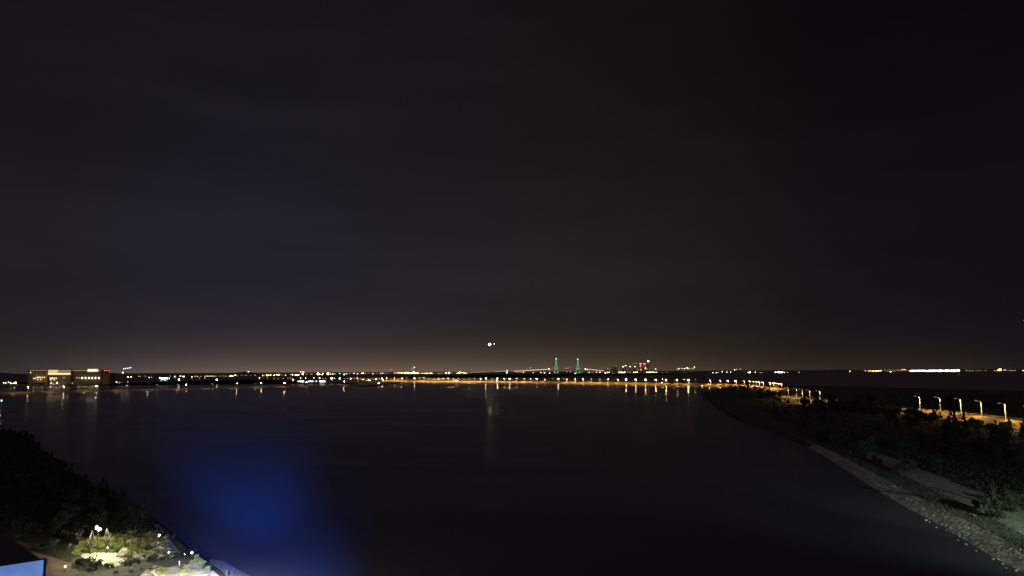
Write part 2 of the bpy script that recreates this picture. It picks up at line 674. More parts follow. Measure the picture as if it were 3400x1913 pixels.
def nearest(line, p):
    best, bi = 1e18, 0
    for i, q in enumerate(line):
        d = (q.x - p.x) ** 2 + (q.y - p.y) ** 2
        if d < best:
            best, bi = d, i
    return bi


def place_on(line, px, side=0.0):
    """point of a road line that stands in the direction of photo column px"""
    d = ray(px, 1260)
    ratio = d.x / d.y
    best, bp, bt = 1e18, None, None
    for i in range(len(line) - 1):
        a, b = line[i], line[i + 1]
        fa, fb = a.x - ratio * a.y, b.x - ratio * b.y
        if fa * fb <= 0 and fa != fb:
            t = fa / (fa - fb)
            return a.lerp(b, t), (b - a).normalized()
    i = min(range(len(line)), key=lambda k: abs(line[k].x - ratio * line[k].y))
    a, b = line[max(0, i - 1)], line[min(len(line) - 1, i + 1)]
    return line[i].copy(), (b - a).normalized()


def make_street_lamp(hp, arm, r_head, deep, col, L_, pole_r=0.24, pole_mat='pale', ring=0.0, ring_h=0.28):
    t = empty('street_lamp')
    p = MB()
    p.tube([(0, 0, 0), (0, 0, 0.5)], [pole_r * 2.1, pole_r * 1.9], 8)
    p.tube([(0, 0, 0.5), (0, 0, hp * 0.6), (0, 0, hp - 0.5), (-arm * 0.25, 0, hp - 0.05), (-arm * 0.6, 0, hp + 0.1)],
           [pole_r * 1.15, pole_r, pole_r * 0.85, pole_r * 0.7, pole_r * 0.6], 8)
    p.build('pole', M[pole_mat], t)
    h = MB()
    ax = -arm
    n = 12
    vs = []
    for (rr, zz) in ((1.06, 0.0), (1.0, 0.16), (0.7, 0.34), (0.25, 0.42)):
        for k in range(n):
            a = k * 2 * math.pi / n
            vs.append((ax + rr * r_head * math.cos(a), rr * r_head * 0.8 * math.sin(a), hp + zz * max(0.5, r_head * 0.6)))
    fs = [(j * n + k, j * n + (k + 1) % n, (j + 1) * n + (k + 1) % n, (j + 1) * n + k) for j in range(3) for k in range(n)]
    fs.append(tuple(3 * n + k for k in range(n)))
    h.add(vs, fs)
    hh = h.build('lamp_head', M['dark'], t)
    c = MB()
    c.cap((ax, 0, hp), r_head, deep, 12, 3)
    for i, v in enumerate(c.v):
        c.v[i] = (v[0], v[1] * 0.8, v[2])
    c.build('lens', lampmat(col, L_), hh)
    if ring:
        q = MB()
        n = 16
        vs = [(ax + r_head * 1.09 * math.cos(k * 2 * math.pi / n), r_head * 0.87 * math.sin(k * 2 * math.pi / n), hp + z) for z in (0.02, ring_h) for k in range(n)]
        q.add(vs, [(k, (k + 1) % n, n + (k + 1) % n, n + k) for k in range(n)])
        q.build('added_glow_ring', lampmat((1.0, 0.64, 0.34), ring, False), hh)  # glowing ring added so that the dim heads show
    return t


def put_lamp(proto, first, line, px, deck, off, label, group, base_z=None, turn=0.0):
    p, t = place_on(line, px)
    o = proto if first else copy_tree(proto)
    nrm = Vector((t.y, -t.x, 0))
    q = p + nrm * off
    o.location = (q.x, q.y, (deck if base_z is None else base_z) - 0.05)
    ang = math.atan2(nrm.y, nrm.x) + turn
    o.rotation_euler = (0, 0, ang)
    tag(o, label, 'street lamp', group)
    return o


# right causeway (listed from its far left end to the headland)
big = {1335: 1, 1378: 2, 1615: 2, 1654: 2, 1695: 2, 1785: 2, 1857: 2, 2082: 2, 2114: 2, 2147: 2, 2181: 2, 2215: 2, 2252: 1, 2290: 2, 2022: 1, 2423: 1, 2449: 2,
       2583: 1}
xs = [1284, 1297, 1310, 1323, 1335, 1352, 1378, 1395, 1409, 1424, 1441, 1457, 1473, 1489.5, 1506, 1522.5, 1541, 1559, 1577, 1596, 1615, 1635, 1654, 1676, 1695,
      1717.5, 1742, 1764, 1785, 1811, 1857, 1884.5, 1912, 1938, 1966, 1994, 2022, 2053, 2082, 2114, 2147, 2181, 2215, 2252, 2290, 2362, 2397, 2423, 2449,
      2476, 2495, 2509, 2518, 2527, 2541, 2565, 2577, 2583, 2590, 2603]
P_big = make_street_lamp(8.2, 2.4, 1.3, 1.2, LAMPC, 230.0, 0.38)
P_mid = make_street_lamp(8.2, 2.4, 1.2, 0.5, LAMPC, 280.0, 0.38)
P_dim = make_street_lamp(8.2, 2.0, 1.2, 0.03, LAMPC, 560.0, 0.42, ring=6.0)
used = set()
GR = 'street lamps along the orange lit causeway'
for i, x in enumerate(xs):
    k = big.get(int(x), 0)
    proto = (P_dim, P_mid, P_big)[k]
    first = proto.name not in used
    used.add(proto.name)
    look = ('dim headed lamp post lighting', 'fairly bright lamp post lighting', 'brightly glowing street lamp lighting')[k]
    put_lamp(proto, first, RL, x + 3, DECK_R, -4.9, '%s the orange causeway, %s lamp counted from its left end' % (look, nth(i + 1)), GR)

# left road
P_lb = make_street_lamp(8.3, 2.0, 1.0, 0.8, (1.0, 0.62, 0.32), 150.0, 0.30)
P_ld = make_street_lamp(8.3, 2.0, 0.95, 0.03, (1.0, 0.62, 0.32), 230.0, 0.36, ring=5.0)
GL = 'street lamps along the shore road on the left'
xl = [(98, 1), (216, 1), (324.5, 1), (427, 0), (527, 0), (623, 1), (710, 0), (791, 1), (872, 1), (949, 1), (1022, 1), (1086, 0), (1148, 1), (1193, 0), (1225, 0)]
used = set()
for i, (x, k) in enumerate(xl):
    proto = P_lb if k else P_ld
    first = proto.name not in used
    used.add(proto.name)
    put_lamp(proto, first, LL, x + 2, DECK_L, -4.4,
             '%s street lamp on the shore road at left, %s from the left edge' % ('bright warm' if k else 'dim shaded', nth(i + 1)), GL)

# full cut-off lamps on the far kerb: their light shows mainly in the water
P_cut = make_street_lamp(8.3, 1.6, 0.95, 0.03, (1.0, 0.60, 0.32), 190.0, 0.16, 'dark')
for i, x in enumerate((47, 167, 281, 388, 490, 588, 681, 767, 846, 926, 1001, 1070, 1135)):
    put_lamp(P_cut, i == 0, LL, x, DECK_L, 4.4, 'full cut-off lamp on the far kerb of the left road, %s from left' % nth(i + 1), 'cut-off lamps on the far kerb of the left road')
P_cut2 = make_street_lamp(9.0, 1.6, 1.0, 0.03, ORANGE, 260.0, 0.16, 'dark')
for i, x in enumerate((1834, 1866, 1893, 1919, 1946, 1975, 2004, 2034, 2065, 2097, 2129, 2164, 2198, 2233, 2269, 2304)):
    put_lamp(P_cut2, i == 0, RL, x, DECK_R, 5.0, 'full cut-off lamp on the far kerb of the causeway, %s from left' % nth(i + 1), 'cut-off lamps on the far kerb of the causeway')

# near road at the right edge
P_nr = make_street_lamp(10.0, 3.2, 0.62, 0.004, (1.0, 0.62, 0.24), 1500.0, 0.34, ring=0.35, ring_h=0.4)
GN = 'street lamps along the near road at the right edge'
xn = [(2617, 892), (2645, 850), (2664, 815), (2689, 775), (2722, 745), (3052, 588), (3119, 563), (3187, 536), (3255, 499), (3333, 460), (3420, 425), (3520, 392), (3640, 360)]
marks = ['beside the bright foliage at the headland tip', 'second from the left in the headland light cluster', 'middle of the headland light cluster',
         'fourth from the left in the headland cluster', 'at the right end of the headland cluster', 'with lit leaves beside it, standing alone in the dark',
         'second of the isolated pair in the dark woods', 'at the left end of the glowing orange road', 'above the brightest puddle of light on the orange road',
         'rightmost but one on the glowing orange road', 'at the very right edge above the orange road', 'just beyond the right edge of the frame', 'farther beyond the right edge of the frame']
for i, (x, Y) in enumerate(xn):
    o = P_nr if i == 0 else copy_tree(P_nr)
    d = ray(x, 1300)
    o.location = (d.x / d.y * Y, Y, DECK_R - 0.05)
    o.rotation_euler = (0, 0, R(random.uniform(-12, 6)))
    tag(o, 'tall lamp post ' + marks[i], 'street lamp', GN)


# ------------------------------------------------------------------ trees
def crown_mesh(name, mat, n, rx, rz, z0, leaf, clumps=14, flat=0.7, seed=1, cone=False):
    rnd = random.Random(seed)
    mb = MB()
    cl = []
    for i in range(clumps):
        while True:
            v = Vector((rnd.uniform(-1, 1), rnd.uniform(-1, 1), rnd.uniform(-1, 1)))
            if 0.25 < v.length < 1:
                break
        if cone:
            hgt = rnd.random()
            a = rnd.uniform(0, 6.283)
            rr = rx * (1 - hgt) * rnd.uniform(0.3, 0.95)
            c = Vector((math.cos(a) * rr, math.sin(a) * rr, z0 + hgt * rz * 2))
            cr = rx * (0.16 + 0.3 * (1 - hgt))
        else:
            c = Vector((v.x * rx * 0.75, v.y * rx * 0.75, z0 + rz + v.z * rz * 0.75))
            cr = rx * rnd.uniform(0.25, 0.48)
        cl.append((c, cr))
    for i in range(n):
        c, cr = cl[rnd.randrange(len(cl))]
        v = Vector((rnd.gauss(0, 1), rnd.gauss(0, 1), rnd.gauss(0, 1))).normalized() * cr * rnd.random() ** 0.4
        v.z *= flat
        p = c + v
        a = Vector((rnd.gauss(0, 1), rnd.gauss(0, 1), rnd.gauss(0, 1))).normalized()
        b = a.cross(Vector((rnd.gauss(0, 1), rnd.gauss(0, 1), rnd.gauss(0, 1)))).normalized()
        s1, s2 = leaf * rnd.uniform(0.6, 1.3), leaf * rnd.uniform(0.35, 0.8)
        mb.add([p - a * s1, p - b * s2, p + a * s1, p + b * s2], [(0, 1, 2, 3)])
    return mb, cl


def make_tree(kind, seed):
    rnd = random.Random(seed)
    if kind == 'broadleaf_tree':
        hgt, rx, rz, z0 = 7.0, 3.0, 2.4, 2.0
        mb, cl = crown_mesh('crown', None, 1500, rx, rz, z0, 0.34, 16, seed=seed)
        mat = M['leaf']
    elif kind == 'pine_tree':
        hgt, rx, rz, z0 = 9.0, 2.5, 3.6, 1.8
        mb, cl = crown_mesh('crown', None, 1500, rx, rz, z0, 0.30, 22, seed=seed, cone=True)
        mat = M['needle']
    elif kind == 'dark_bush':
        hgt, rx, rz, z0 = 1.2, 2.0, 0.9, 0.0
        mb, cl = crown_mesh('crown', None, 600, rx, rz, z0, 0.18, 9, seed=seed)
        mat = M['needle']
    elif kind == 'shrub':
        hgt, rx, rz, z0 = 1.2, 1.5, 0.9, 0.0
        mb, cl = crown_mesh('crown', None, 500, rx, rz, z0, 0.18, 8, seed=seed)
        mat = M['leafy']
    else:   # thin autumn tree
        hgt, rx, rz, z0 = 5.0, 1.9, 1.6, 1.7
        mb, cl = crown_mesh('crown', None, 130, rx, rz, z0, 0.12, 12, seed=seed)
        mat = M['dry']
    t = empty(kind)
    tr = MB()
    top = z0 + rz * (1.7 if kind == 'pine_tree' else 1.1)
    tr.tube([(0, 0, -0.3), (0.05, 0.02, top * 0.4), (0.0, 0.08, top * 0.7), (0.05, 0, top)], [0.2 if hgt > 3 else 0.07, 0.15 if hgt > 3 else 0.05, 0.09, 0.03], 7)
    for c, cr in cl[:12]:
        zb = max(0.3, min(top * 0.85, c.z * 0.62))
        a = Vector((0.03, 0.03, zb))
        mid = a.lerp(c, 0.5) + Vector((0, 0, 0.15))
        tr.tube([a, mid, c], [0.07 if hgt > 3 else 0.03, 0.045 if hgt > 3 else 0.02, 0.012], 5)
        for q in range(6 if kind == 'bare_tree' else 0):
            e = c + Vector((rnd.uniform(-.8, .8), rnd.uniform(-.8, .8), rnd.uniform(0, .8)))
            tr.tube([mid, e], [0.03, 0.008], 4)
    tr.build('trunk', M['bark'], t)
    mb.build('crown', mat, t)
    return t


TP = {}
for kind, ns in (('broadleaf_tree', 4), ('pine_tree', 3), ('shrub', 2), ('dark_bush', 2), ('bare_tree', 3)):
    TP[kind] = [[make_tree(kind, 11 * s + len(kind)), False] for s in range(1, ns + 1)]


def plant(kind, x, y, z, sc, label, cat='tree', group=None):
    e = random.choice(TP[kind])
    if not e[1]:
        o = e[0]
        e[1] = True
    else:
        o = copy_tree(e[0])
    if kind in ('broadleaf_tree', 'pine_tree'):
        z -= (1.5 if kind[0] == 'b' else 1.2) * sc      # crowns reach down to the undergrowth
    o.location = (x, y, z)
    o.rotation_euler = (0, 0, random.uniform(0, 6.28))
    o.scale = (sc, sc, sc * random.uniform(0.9, 1.15))
    tag(o, label, cat, group)
    return o


# ------------------------------------------------------------------ left bank: land, woods
bank = [onz(-400, 1395, 1.5), onz(-60, 1425, 1.5), onz(90, 1462, 1.5), onz(170, 1525, 1.5), onz(245, 1592, 1.5), onz(330, 1632, 1.5), onz(430, 1672, 1.5), onz(520, 1735, 1.5),
        onz(600, 1805, 1.5), onz(690, 1868, 1.5), onz(760, 1925, 1.5), onz(840, 2010, 1.5), onz(950, 2200, 1.5)]
land('left_bank_ground', [(p.x, p.y) for p in bank] + [(-20, 20), (-200, 10), (-700, 60), (-900, 500)], M['scrub'], 1.5, skirt=True)

# promenade revetment at the bottom, grey lavender in the blue light
a = [onz(700, 1858, 0.1), onz(745, 1866, 0.1), onz(790, 1893, 0.1), onz(850, 1925, 0.1), onz(930, 1990, 0.1)]
b = [onz(690, 1868, 1.62), onz(728, 1893, 1.62), onz(762, 1925, 1.62), onz(800, 1970, 1.62), onz(860, 2040, 1.62)]
tag(ribbon(a, b, 8, 5, 0.12).build('revetment', M['concrete']), kind='structure')

TW = 'dark trees along the left bank'
PARKL = [onz(326, 1810, 1.5), onz(529, 1820, 1.5), onz(430, 1820, 1.5)]
cnt = 0
for i in range(len(bank) - 3):
    p, q = bank[i], bank[i + 1]
    seg = (q - p).length
    m = max(2, int(seg / 5.5))
    for k in range(m):
        if i >= 8:
            continue
        s = p.lerp(q, (k + random.random() * 0.7) / m)
        back = Vector((-1, -0.35, 0)).normalized()
        for row in range(3):
            u = s + back * (2.5 + row * random.uniform(5, 8) + random.random() * 2)
            kind = random.choice(['broadleaf_tree', 'broadleaf_tree', 'pine_tree'])
            cnt += 1
            if any((u.x - L_.x) ** 2 + (u.y - L_.y) ** 2 < 16 ** 2 for L_ in PARKL):
                continue
            plant(kind, u.x, u.y, 1.4, random.uniform(0.55, 0.85),
                  'unlit %s in the dark wood on the left bank' % ('round crowned tree' if kind[0] == 'b' else 'pine tree'), 'tree', TW)
print('left bank trees', cnt)

# ------------------------------------------------------------------ lit park at the lower left (z = 1.5)
PZ = 1.5


def strip(name, pts, mat, z, kind='structure', label=None, cat=None, jit=0.0):
    if jit:
        rj = random.Random(len(pts) + int(pts[0][0]))
        q = []
        for i in range(len(pts)):
            a, b = pts[i], pts[(i + 1) % len(pts)]
            for k in range(4):
                t = k / 4
                q.append((a[0] + (b[0] - a[0]) * t + rj.uniform(-jit, jit), a[1] + (b[1] - a[1]) * t + rj.uniform(-jit, jit) * 0.5))
        pts = q
    P = [onz(x, y, z) for x, y in pts]
    mb = MB()
    mb.add(P, [tuple(range(len(P)))])
    o = mb.build(name, mat)
    me = o.data
    if me.polygons[0].normal.z < 0:
        me.flip_normals()
    return tag(o, label, cat, kind=kind)


strip('plaza', [(268, 1846), (300, 1837), (345, 1835), (385, 1838), (415, 1846), (412, 1862), (400, 1874), (385, 1884), (350, 1884), (318, 1876), (290, 1862)], M['paving'], PZ + 0.012, jit=4.5)
strip('dark_ground_band', [(285, 1884), (318, 1878), (350, 1886), (388, 1886), (418, 1868), (480, 1864), (560, 1858), (628, 1848), (648, 1858), (620, 1872), (560, 1882), (480, 1890), (440, 1930), (230, 1930)], M['asphalt'], PZ + 0.012)  # dark band across the park ground
strip('promenade', [(455, 1930), (483, 1893), (560, 1885), (622, 1875), (650, 1861), (672, 1868), (745, 1925), (760, 1990), (440, 1990)], M['paving'], PZ + 0.012, jit=3.5)
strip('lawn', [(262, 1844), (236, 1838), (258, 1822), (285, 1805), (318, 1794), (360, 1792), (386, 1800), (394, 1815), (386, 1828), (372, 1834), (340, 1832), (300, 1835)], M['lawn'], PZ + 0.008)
strip('rock_garden_ground', [(396, 1836), (398, 1800), (424, 1792), (560, 1790), (600, 1840), (560, 1856), (480, 1862), (418, 1864)], M['gravel'], PZ + 0.004)
strip('footpath', [(-60, 1760), (60, 1790), (130, 1838), (230, 1870), (290, 1925), (200, 1960), (60, 1880), (-60, 1830)], M['brown'], PZ + 0.004)


def park_lamp(px, py, h, name, label, col, L_, r=0.16, double=False, lit=True, flat=False):
    p = onz(px, py, PZ + h)
    t = empty(name, (p.x, p.y, PZ))
    m = MB()
    m.tube([(0, 0, 0), (0, 0, 0.3)], [0.11, 0.09], 8)
    m.tube([(0, 0, 0.3), (0, 0, h - 0.25)], [0.06, 0.045], 8)
    if double:
        m.tube([(0, 0, h - 0.35), (-0.35, 0, h - 0.1), (-0.38, 0, h + 0.12)], [0.04, 0.035, 0.03], 6)
        m.tube([(0, 0, h - 0.35), (0.35, 0, h - 0.2), (0.42, 0, h - 0.12)], [0.04, 0.035, 0.03], 6)
    m.build('pole', M['dark'], t)
    heads = [(-0.3, h + 0.2, 1.9), (0.32, h - 0.12, 1.0)] if double else [(0, h, 1.0)]
    for hx, hz, sz in heads:
        b = MB()
        b.box((hx, 0, hz + 0.12 + r * 1.1), (r * 2.6, r * 2.6, 0.1), 0, 0, 0.5)
        hd = b.build('lamp_head', M['dark'], t)
        if lit:
            g = MB()
            if flat:
                g.cap((hx, 0, hz + r * 1.1 + 0.067), r, 0.03, 10, 2)
            else:
                g.ball((hx, 0, hz), r, 1, 0, (1, 1, sz))
            g.build('globe', lampmat(col, L_), hd)
    tag(t, label, 'park lamp')
    return t


park_lamp(326, 1757, 5.2, 'park_lamp', 'double headed white park lamp on a slim post above the brightest lawn', (1.0, 0.96, 0.58), 2100, 0.19, True)
park_lamp(529, 1779, 4.5, 'park_lamp', 'single white park lamp on a slim post beyond the rock garden', (1.0, 0.93, 0.72), 400, 0.12)
park_lamp(560, 1836, 1.4, 'bollard_light', 'slim white bollard light at the edge of the rock garden', (0.95, 1, 0.95), 50, 0.08)
park_lamp(613, 1843, 1.2, 'bollard_light', 'tiny white bollard light left of the warm lamp', (0.95, 1, 0.98), 25, 0.055)
park_lamp(637, 1837, 1.6, 'garden_lamp', 'warm glowing garden lamp under a small orange lit bush by the shore', (1.0, 0.72, 0.30), 160, 0.12)
park_lamp(216, 1883, 0.9, 'garden_lamp', 'warm low garden lamp beside the footpath near the blue panel', (1.0, 0.80, 0.40), 100, 0.09)
park_lamp(357, 1821, 0.7, 'bollard_light', 'short bollard light standing on the bright lawn', (1.0, 1.0, 0.8), 60, 0.08)
park_lamp(596, 1859, 5.0, 'park_lamp', 'tall dark lamp post with shaded head in front of the bright promenade', (1.0, 0.96, 0.74), 17000, 0.26, flat=True)
park_lamp(513, 1888, 3.6, 'park_lamp', 'shorter thin dark lamp post left of the tree trunk on the promenade', (1.0, 0.97, 0.74), 11000, 0.2, flat=True)
park_lamp(440, 1786, 5.0, 'park_lamp', 'dark lamp post with shaded head rising through the rock garden', (1.0, 0.94, 0.68), 900, 0.2, flat=True)
park_lamp(690, 1925, 5.0, 'park_lamp', 'shaded park lamp just under the lower edge by the promenade kerb', (1.0, 0.96, 0.76), 15000, 0.26, flat=True)

# garden trees, shrubs, rocks
GT = 'small trees in the lit park'
for i, (x, y, s, k, lab) in enumerate([
        (300, 1842, 0.9, 'bare_tree', 'staked young tree at the left of the bright lawn'), (352, 1838, 0.95, 'bare_tree', 'staked young tree behind the short bollard light'),
        (385, 1822, 0.8, 'bare_tree', 'thin tree at the right rim of the bright lawn'), (415, 1832, 0.9, 'bare_tree', 'thin tree left of the rock garden'),
        (438, 1815, 0.9, 'bare_tree', 'thin tree at the back left of the rock garden'), (455, 1850, 1.0, 'bare_tree', 'spreading thin tree in front of the rock garden'),
        (492, 1838, 1.0, 'bare_tree', 'thin tree in the middle of the rock garden'), (515, 1822, 0.8, 'bare_tree', 'thin tree under the single white lamp'),
        (548, 1850, 0.9, 'bare_tree', 'thin tree left of the slim bollard light'), (640, 1856, 0.45, 'bare_tree', 'small orange lit tree above the warm garden lamp'),
        (500, 1975, 0.9, 'bare_tree', 'dark branching tree against the bright promenade'),
        (230, 1862, 0.8, 'bare_tree', 'brown leaved tree behind the low warm lamp'), (180, 1835, 0.7, 'bare_tree', 'dim brown tree at the footpath bend'),
        (265, 1820, 0.8, 'bare_tree', 'brown tree at the dark left edge of the lawn')]):
    p = onz(x, y, PZ)
    plant(k, p.x, p.y, PZ, s * 0.82, lab, 'tree', GT)
GD = 'dark crowns in front of the lit paving'
for i, (x, y, s, k, lab) in enumerate([
        (318, 1882, 0.7, 'dark_bush', 'dark bush at the left end of the pale plaza'), (345, 1888, 0.5, 'dark_bush', 'dark bush under the pale plaza, right of the first'),
        (420, 1880, 0.6, 'dark_bush', 'dark bush between plaza and promenade'), (455, 1874, 0.5, 'dark_bush', 'dark bush under the rock garden'),
        (505, 1868, 0.6, 'dark_bush', 'dark bush behind the thin dark lamp post'), (545, 1862, 0.5, 'dark_bush', 'dark bush behind the tall dark lamp post'),
        (590, 1852, 0.5, 'dark_bush', 'dark low bush under the tiny bollard light'), (280, 1878, 0.8, 'dark_bush', 'dark brownish bush right of the low warm lamp'),
        (135, 1832, 0.3, 'broadleaf_tree', 'small lit bush at the corner above the blue panel'), (60, 1800, 0.32, 'broadleaf_tree', 'faint bush beside the diagonal path'),
        (215, 1790, 0.42, 'broadleaf_tree', 'dim brown tree left of the lamp, alone in the dark')]):
    p = onz(x, y, PZ)
    plant(k, p.x, p.y, PZ, s, lab, 'tree', GD)
GS = 'shrubs of the lit park'
k = 0
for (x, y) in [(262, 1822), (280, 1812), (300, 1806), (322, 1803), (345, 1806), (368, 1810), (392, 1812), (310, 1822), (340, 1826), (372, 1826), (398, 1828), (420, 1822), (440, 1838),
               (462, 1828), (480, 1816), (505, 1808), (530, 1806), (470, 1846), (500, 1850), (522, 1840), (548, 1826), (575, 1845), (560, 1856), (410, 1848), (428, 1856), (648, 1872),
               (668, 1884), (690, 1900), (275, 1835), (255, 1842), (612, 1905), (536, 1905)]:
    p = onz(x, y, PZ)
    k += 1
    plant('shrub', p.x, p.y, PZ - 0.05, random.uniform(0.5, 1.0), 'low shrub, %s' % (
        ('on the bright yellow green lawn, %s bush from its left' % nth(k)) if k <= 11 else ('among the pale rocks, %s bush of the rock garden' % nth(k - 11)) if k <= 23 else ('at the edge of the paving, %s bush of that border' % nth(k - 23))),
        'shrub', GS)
for i in range(60):
    x, y = random.uniform(250, 700), random.uniform(1800, 1905)
    if y < 1795 + max(0, x - 560) * 0.62 or (430 < x < 640 and 1862 < y < 1885):
        continue
    p = onz(x, y, PZ)
    plant('dark_bush' if i % 3 else 'shrub', p.x, p.y, PZ - 0.1, random.uniform(0.18, 0.42),
          'tiny tuft of growth scattered over the lit park ground', 'bush', 'scattered tufts of the lit park')
GRK = 'pale rocks of the rock garden'
for i in range(80):
    x, y = random.uniform(400, 552), 0
    y = random.uniform(1798, 1858) - max(0, (x - 560)) * 0.0
    p = onz(x, y, PZ)
    m = MB()
    r = random.uniform(0.3, 0.8)
    m.ball((0, 0, 0), r, 2, 0, (1.2, 1, 0.7), 0.13)
    o = m.build('garden_rock', M['stone'], None, (p.x, p.y, PZ + r * 0.3))
    tag(o, 'pale weathered rock among the thin trees of the rock garden', 'rock', GRK)


# tree stakes: tripods catching the lamp light
def tripod(px, py, hgt, lab):
    p = onz(px, py, PZ)
    t = empty('tree_stakes', (p.x, p.y, PZ))
    for a in (0.3, 2.4, 4.5):
        m = MB()
        m.tube([(math.cos(a) * 1.1, math.sin(a) * 1.1, 0), (0.02 * math.cos(a), 0.02 * math.sin(a), hgt)], [0.06, 0.05], 6)
        m.build('stake', M['pale'], t)
    tag(t, lab, 'tree stakes', 'wooden tripod stakes of young trees')


tripod(352, 1812, 3.2, 'pale wooden tripod stakes right of the double headed lamp')
tripod(303, 1815, 3.0, 'pale leaning stakes left of the double headed lamp')

# ------------------------------------------------------------------ blue lit panel of the building at the lower left corner
c0 = aty(148, 1856, 34)
c1 = aty(-260, 1918, 31)
c2 = aty(153, 1935, 34)
zt0, zt1, zb = c0.z, c1.z, c0.z - 6.0
bd = empty('hotel_wing', (c0.x, c0.y, 0))
tag(bd, 'corner of a hotel wing with a glowing light blue panel in the lower left corner', 'building')


def rel(v):
    return (v[0] - c0.x, v[1] - c0.y, v[2])


dv = Vector((c1.x - c0.x, c1.y - c0.y, 0)).normalized()
nv = Vector((dv.y, -dv.x, 0))
if nv.y > 0:
    nv = -nv
W_ = 22.0
zl = zt0 + (zt1 - zt0) / (Vector((c1.x - c0.x, c1.y - c0.y, 0)).length) * W_
A, B = Vector((c0.x, c0.y, 0)), Vector((c0.x, c0.y, 0)) + dv * W_
m = MB()
bk_ = -nv * 9
m.add([rel((A.x, A.y, 0)), rel((B.x, B.y, 0)), rel((B.x + bk_.x, B.y + bk_.y, 0)), rel((A.x + bk_.x, A.y + bk_.y, 0)),
       rel((A.x, A.y, zt0)), rel((B.x, B.y, zl)), rel((B.x + bk_.x, B.y + bk_.y, zl)), rel((A.x + bk_.x, A.y + bk_.y, zt0))],
      [(0, 1, 5, 4), (1, 2, 6, 5), (2, 3, 7, 6), (3, 0, 4, 7), (4, 5, 6, 7)])
# sink the body behind the panel by a hand
m.build('wall', M['dark'], bd, (bk_.x * 0.02, bk_.y * 0.02, -0.12))
mp_, t_ = new_mat('backlit_blue_panel')
co_ = t_.nodes.new('ShaderNodeTexCoord')
nn = t_.nodes.new('ShaderNodeTexNoise')
nn.inputs['Scale'].default_value = 0.6
t_.links.new(co_.outputs['Object'], nn.inputs[0])
e_ = t_.nodes.new('ShaderNodeEmission')
t_.links.new(ramp(t_, nn.outputs[0], [(0.3, lin(84, 112, 172)), (0.7, lin(100, 142, 205))], 'LINEAR'), e_.inputs[0])
o_ = t_.nodes.new('ShaderNodeOutputMaterial')
t_.links.new(e_.outputs[0], o_.inputs[0])
pn = MB()
pn.add([rel((A.x, A.y, zb)), rel((B.x, B.y, zb)), rel((B.x, B.y, zl - 0.03)), rel((A.x, A.y, zt0 - 0.03))], [(0, 1, 2, 3)])
off = nv * 0.12
pan = pn.build('light_panel', mp_, bd, (off.x, off.y, 0))
fr = MB()
fr.tube([rel((A.x, A.y, zb)), rel((A.x, A.y, zt0))], [0.07, 0.07], 4)
fr.tube([rel((A.x, A.y, zt0)), rel((B.x, B.y, zl))], [0.03, 0.03], 4)
fr.build('panel_frame', M['dark'], pan)

# added blue floodlights, unseen below the camera, for the blue glow on the water
fl = empty('added_blue_floodlight', (-1, 34, 21))
tag(fl, 'added blue floodlight, out of view below the camera, aimed across the bay', 'floodlight')
m = MB()
m.box((0, 0, 0), (0.7, 0.35, 0.5))
m.tube([(0, 0, -0.3), (0, 0, -21)], [0.12, 0.16], 8)
m.build('housing', M['dark'], fl)


def spot(parent, loc, target, power, col, size, blend=1.0, rad=0.25):
    ld = bpy.data.lights.new('flood_beam', 'SPOT')
    ld.energy = power
    ld.color = col
    ld.spot_size = R(size)
    ld.spot_blend = blend
    ld.shadow_soft_size = rad
    o = bpy.data.objects.new('flood_beam', ld)
    S.collection.objects.link(o)
    o.parent = parent
    o.location = loc
    wl = Vector(parent.location) + Vector(loc)
    o.rotation_euler = (Vector(target) - wl).to_track_quat('-Z', 'Y').to_euler()
    return o


BL = (0.012, 0.14, 0.84)
for px_, py_, pw_, sz_ in ((895, 1925, 2.6e6, 18), (820, 1650, 1.0e6, 15), (750, 1440, 0.9e7, 13), (790, 1400, 1.1e6, 24), (760, 1345, 1.1e7, 15)):
    spot(fl, (0, 0.5, 0.1), onz(px_, py_, 0), pw_, BL, sz_)

# ------------------------------------------------------------------ right shore
low = [(2560, 1428), (2640, 1465), (2760, 1532), (2900, 1625), (3000, 1685), (3120, 1748), (3200, 1797), (3300, 1857), (3400, 1908), (3520, 1975)]
upp = [(2580, 1424), (2680, 1465), (2770, 1503), (2870, 1556), (3000, 1625), (3120, 1688), (3230, 1740), (3330, 1790), (3410, 1835), (3540, 1900)]
LP = [onz(x, y, -0.1) for x, y in low]
UP = [onz(x, y, 1.8) for x, y in upp]
rv = ribbon(LP, UP, 14, 8, 0.05).build('stone_revetment', M['riprap'])
tag(rv, kind='structure')
# land behind
headland = [(2420, 1303), (2452, 1298), (2500, 1300), (2560, 1310), (2640, 1330), (2600, 1400)]
HP = [onz(x, y, 1.75) for x, y in [(2330, 1305), (2380, 1345), (2450, 1385), (2520, 1410)]]
outl = [(p.x, p.y) for p in HP] + [(p.x, p.y) for p in UP] + [(130, 60), (700, 60), (900, 900), (700, 1500), (560, 1750), (500, 1720)]
land('right_bank_ground', outl, M['grass'], 1.75)
pl = [(2870, 1520), (2926, 1541), (3000, 1580), (3096, 1626), (3237, 1690), (3330, 1740), (3420, 1790), (3520, 1850)]
pu = [(2890, 1500), (2954, 1520), (3030, 1550), (3120, 1580), (3260, 1632), (3350, 1668), (3430, 1700), (3540, 1745)]
tag(ribbon([onz(x, y, 1.77) for x, y in pl], [onz(x, y, 1.77) for x, y in pu], 8, 2).build('bank_path', M['gravel']), kind='structure')

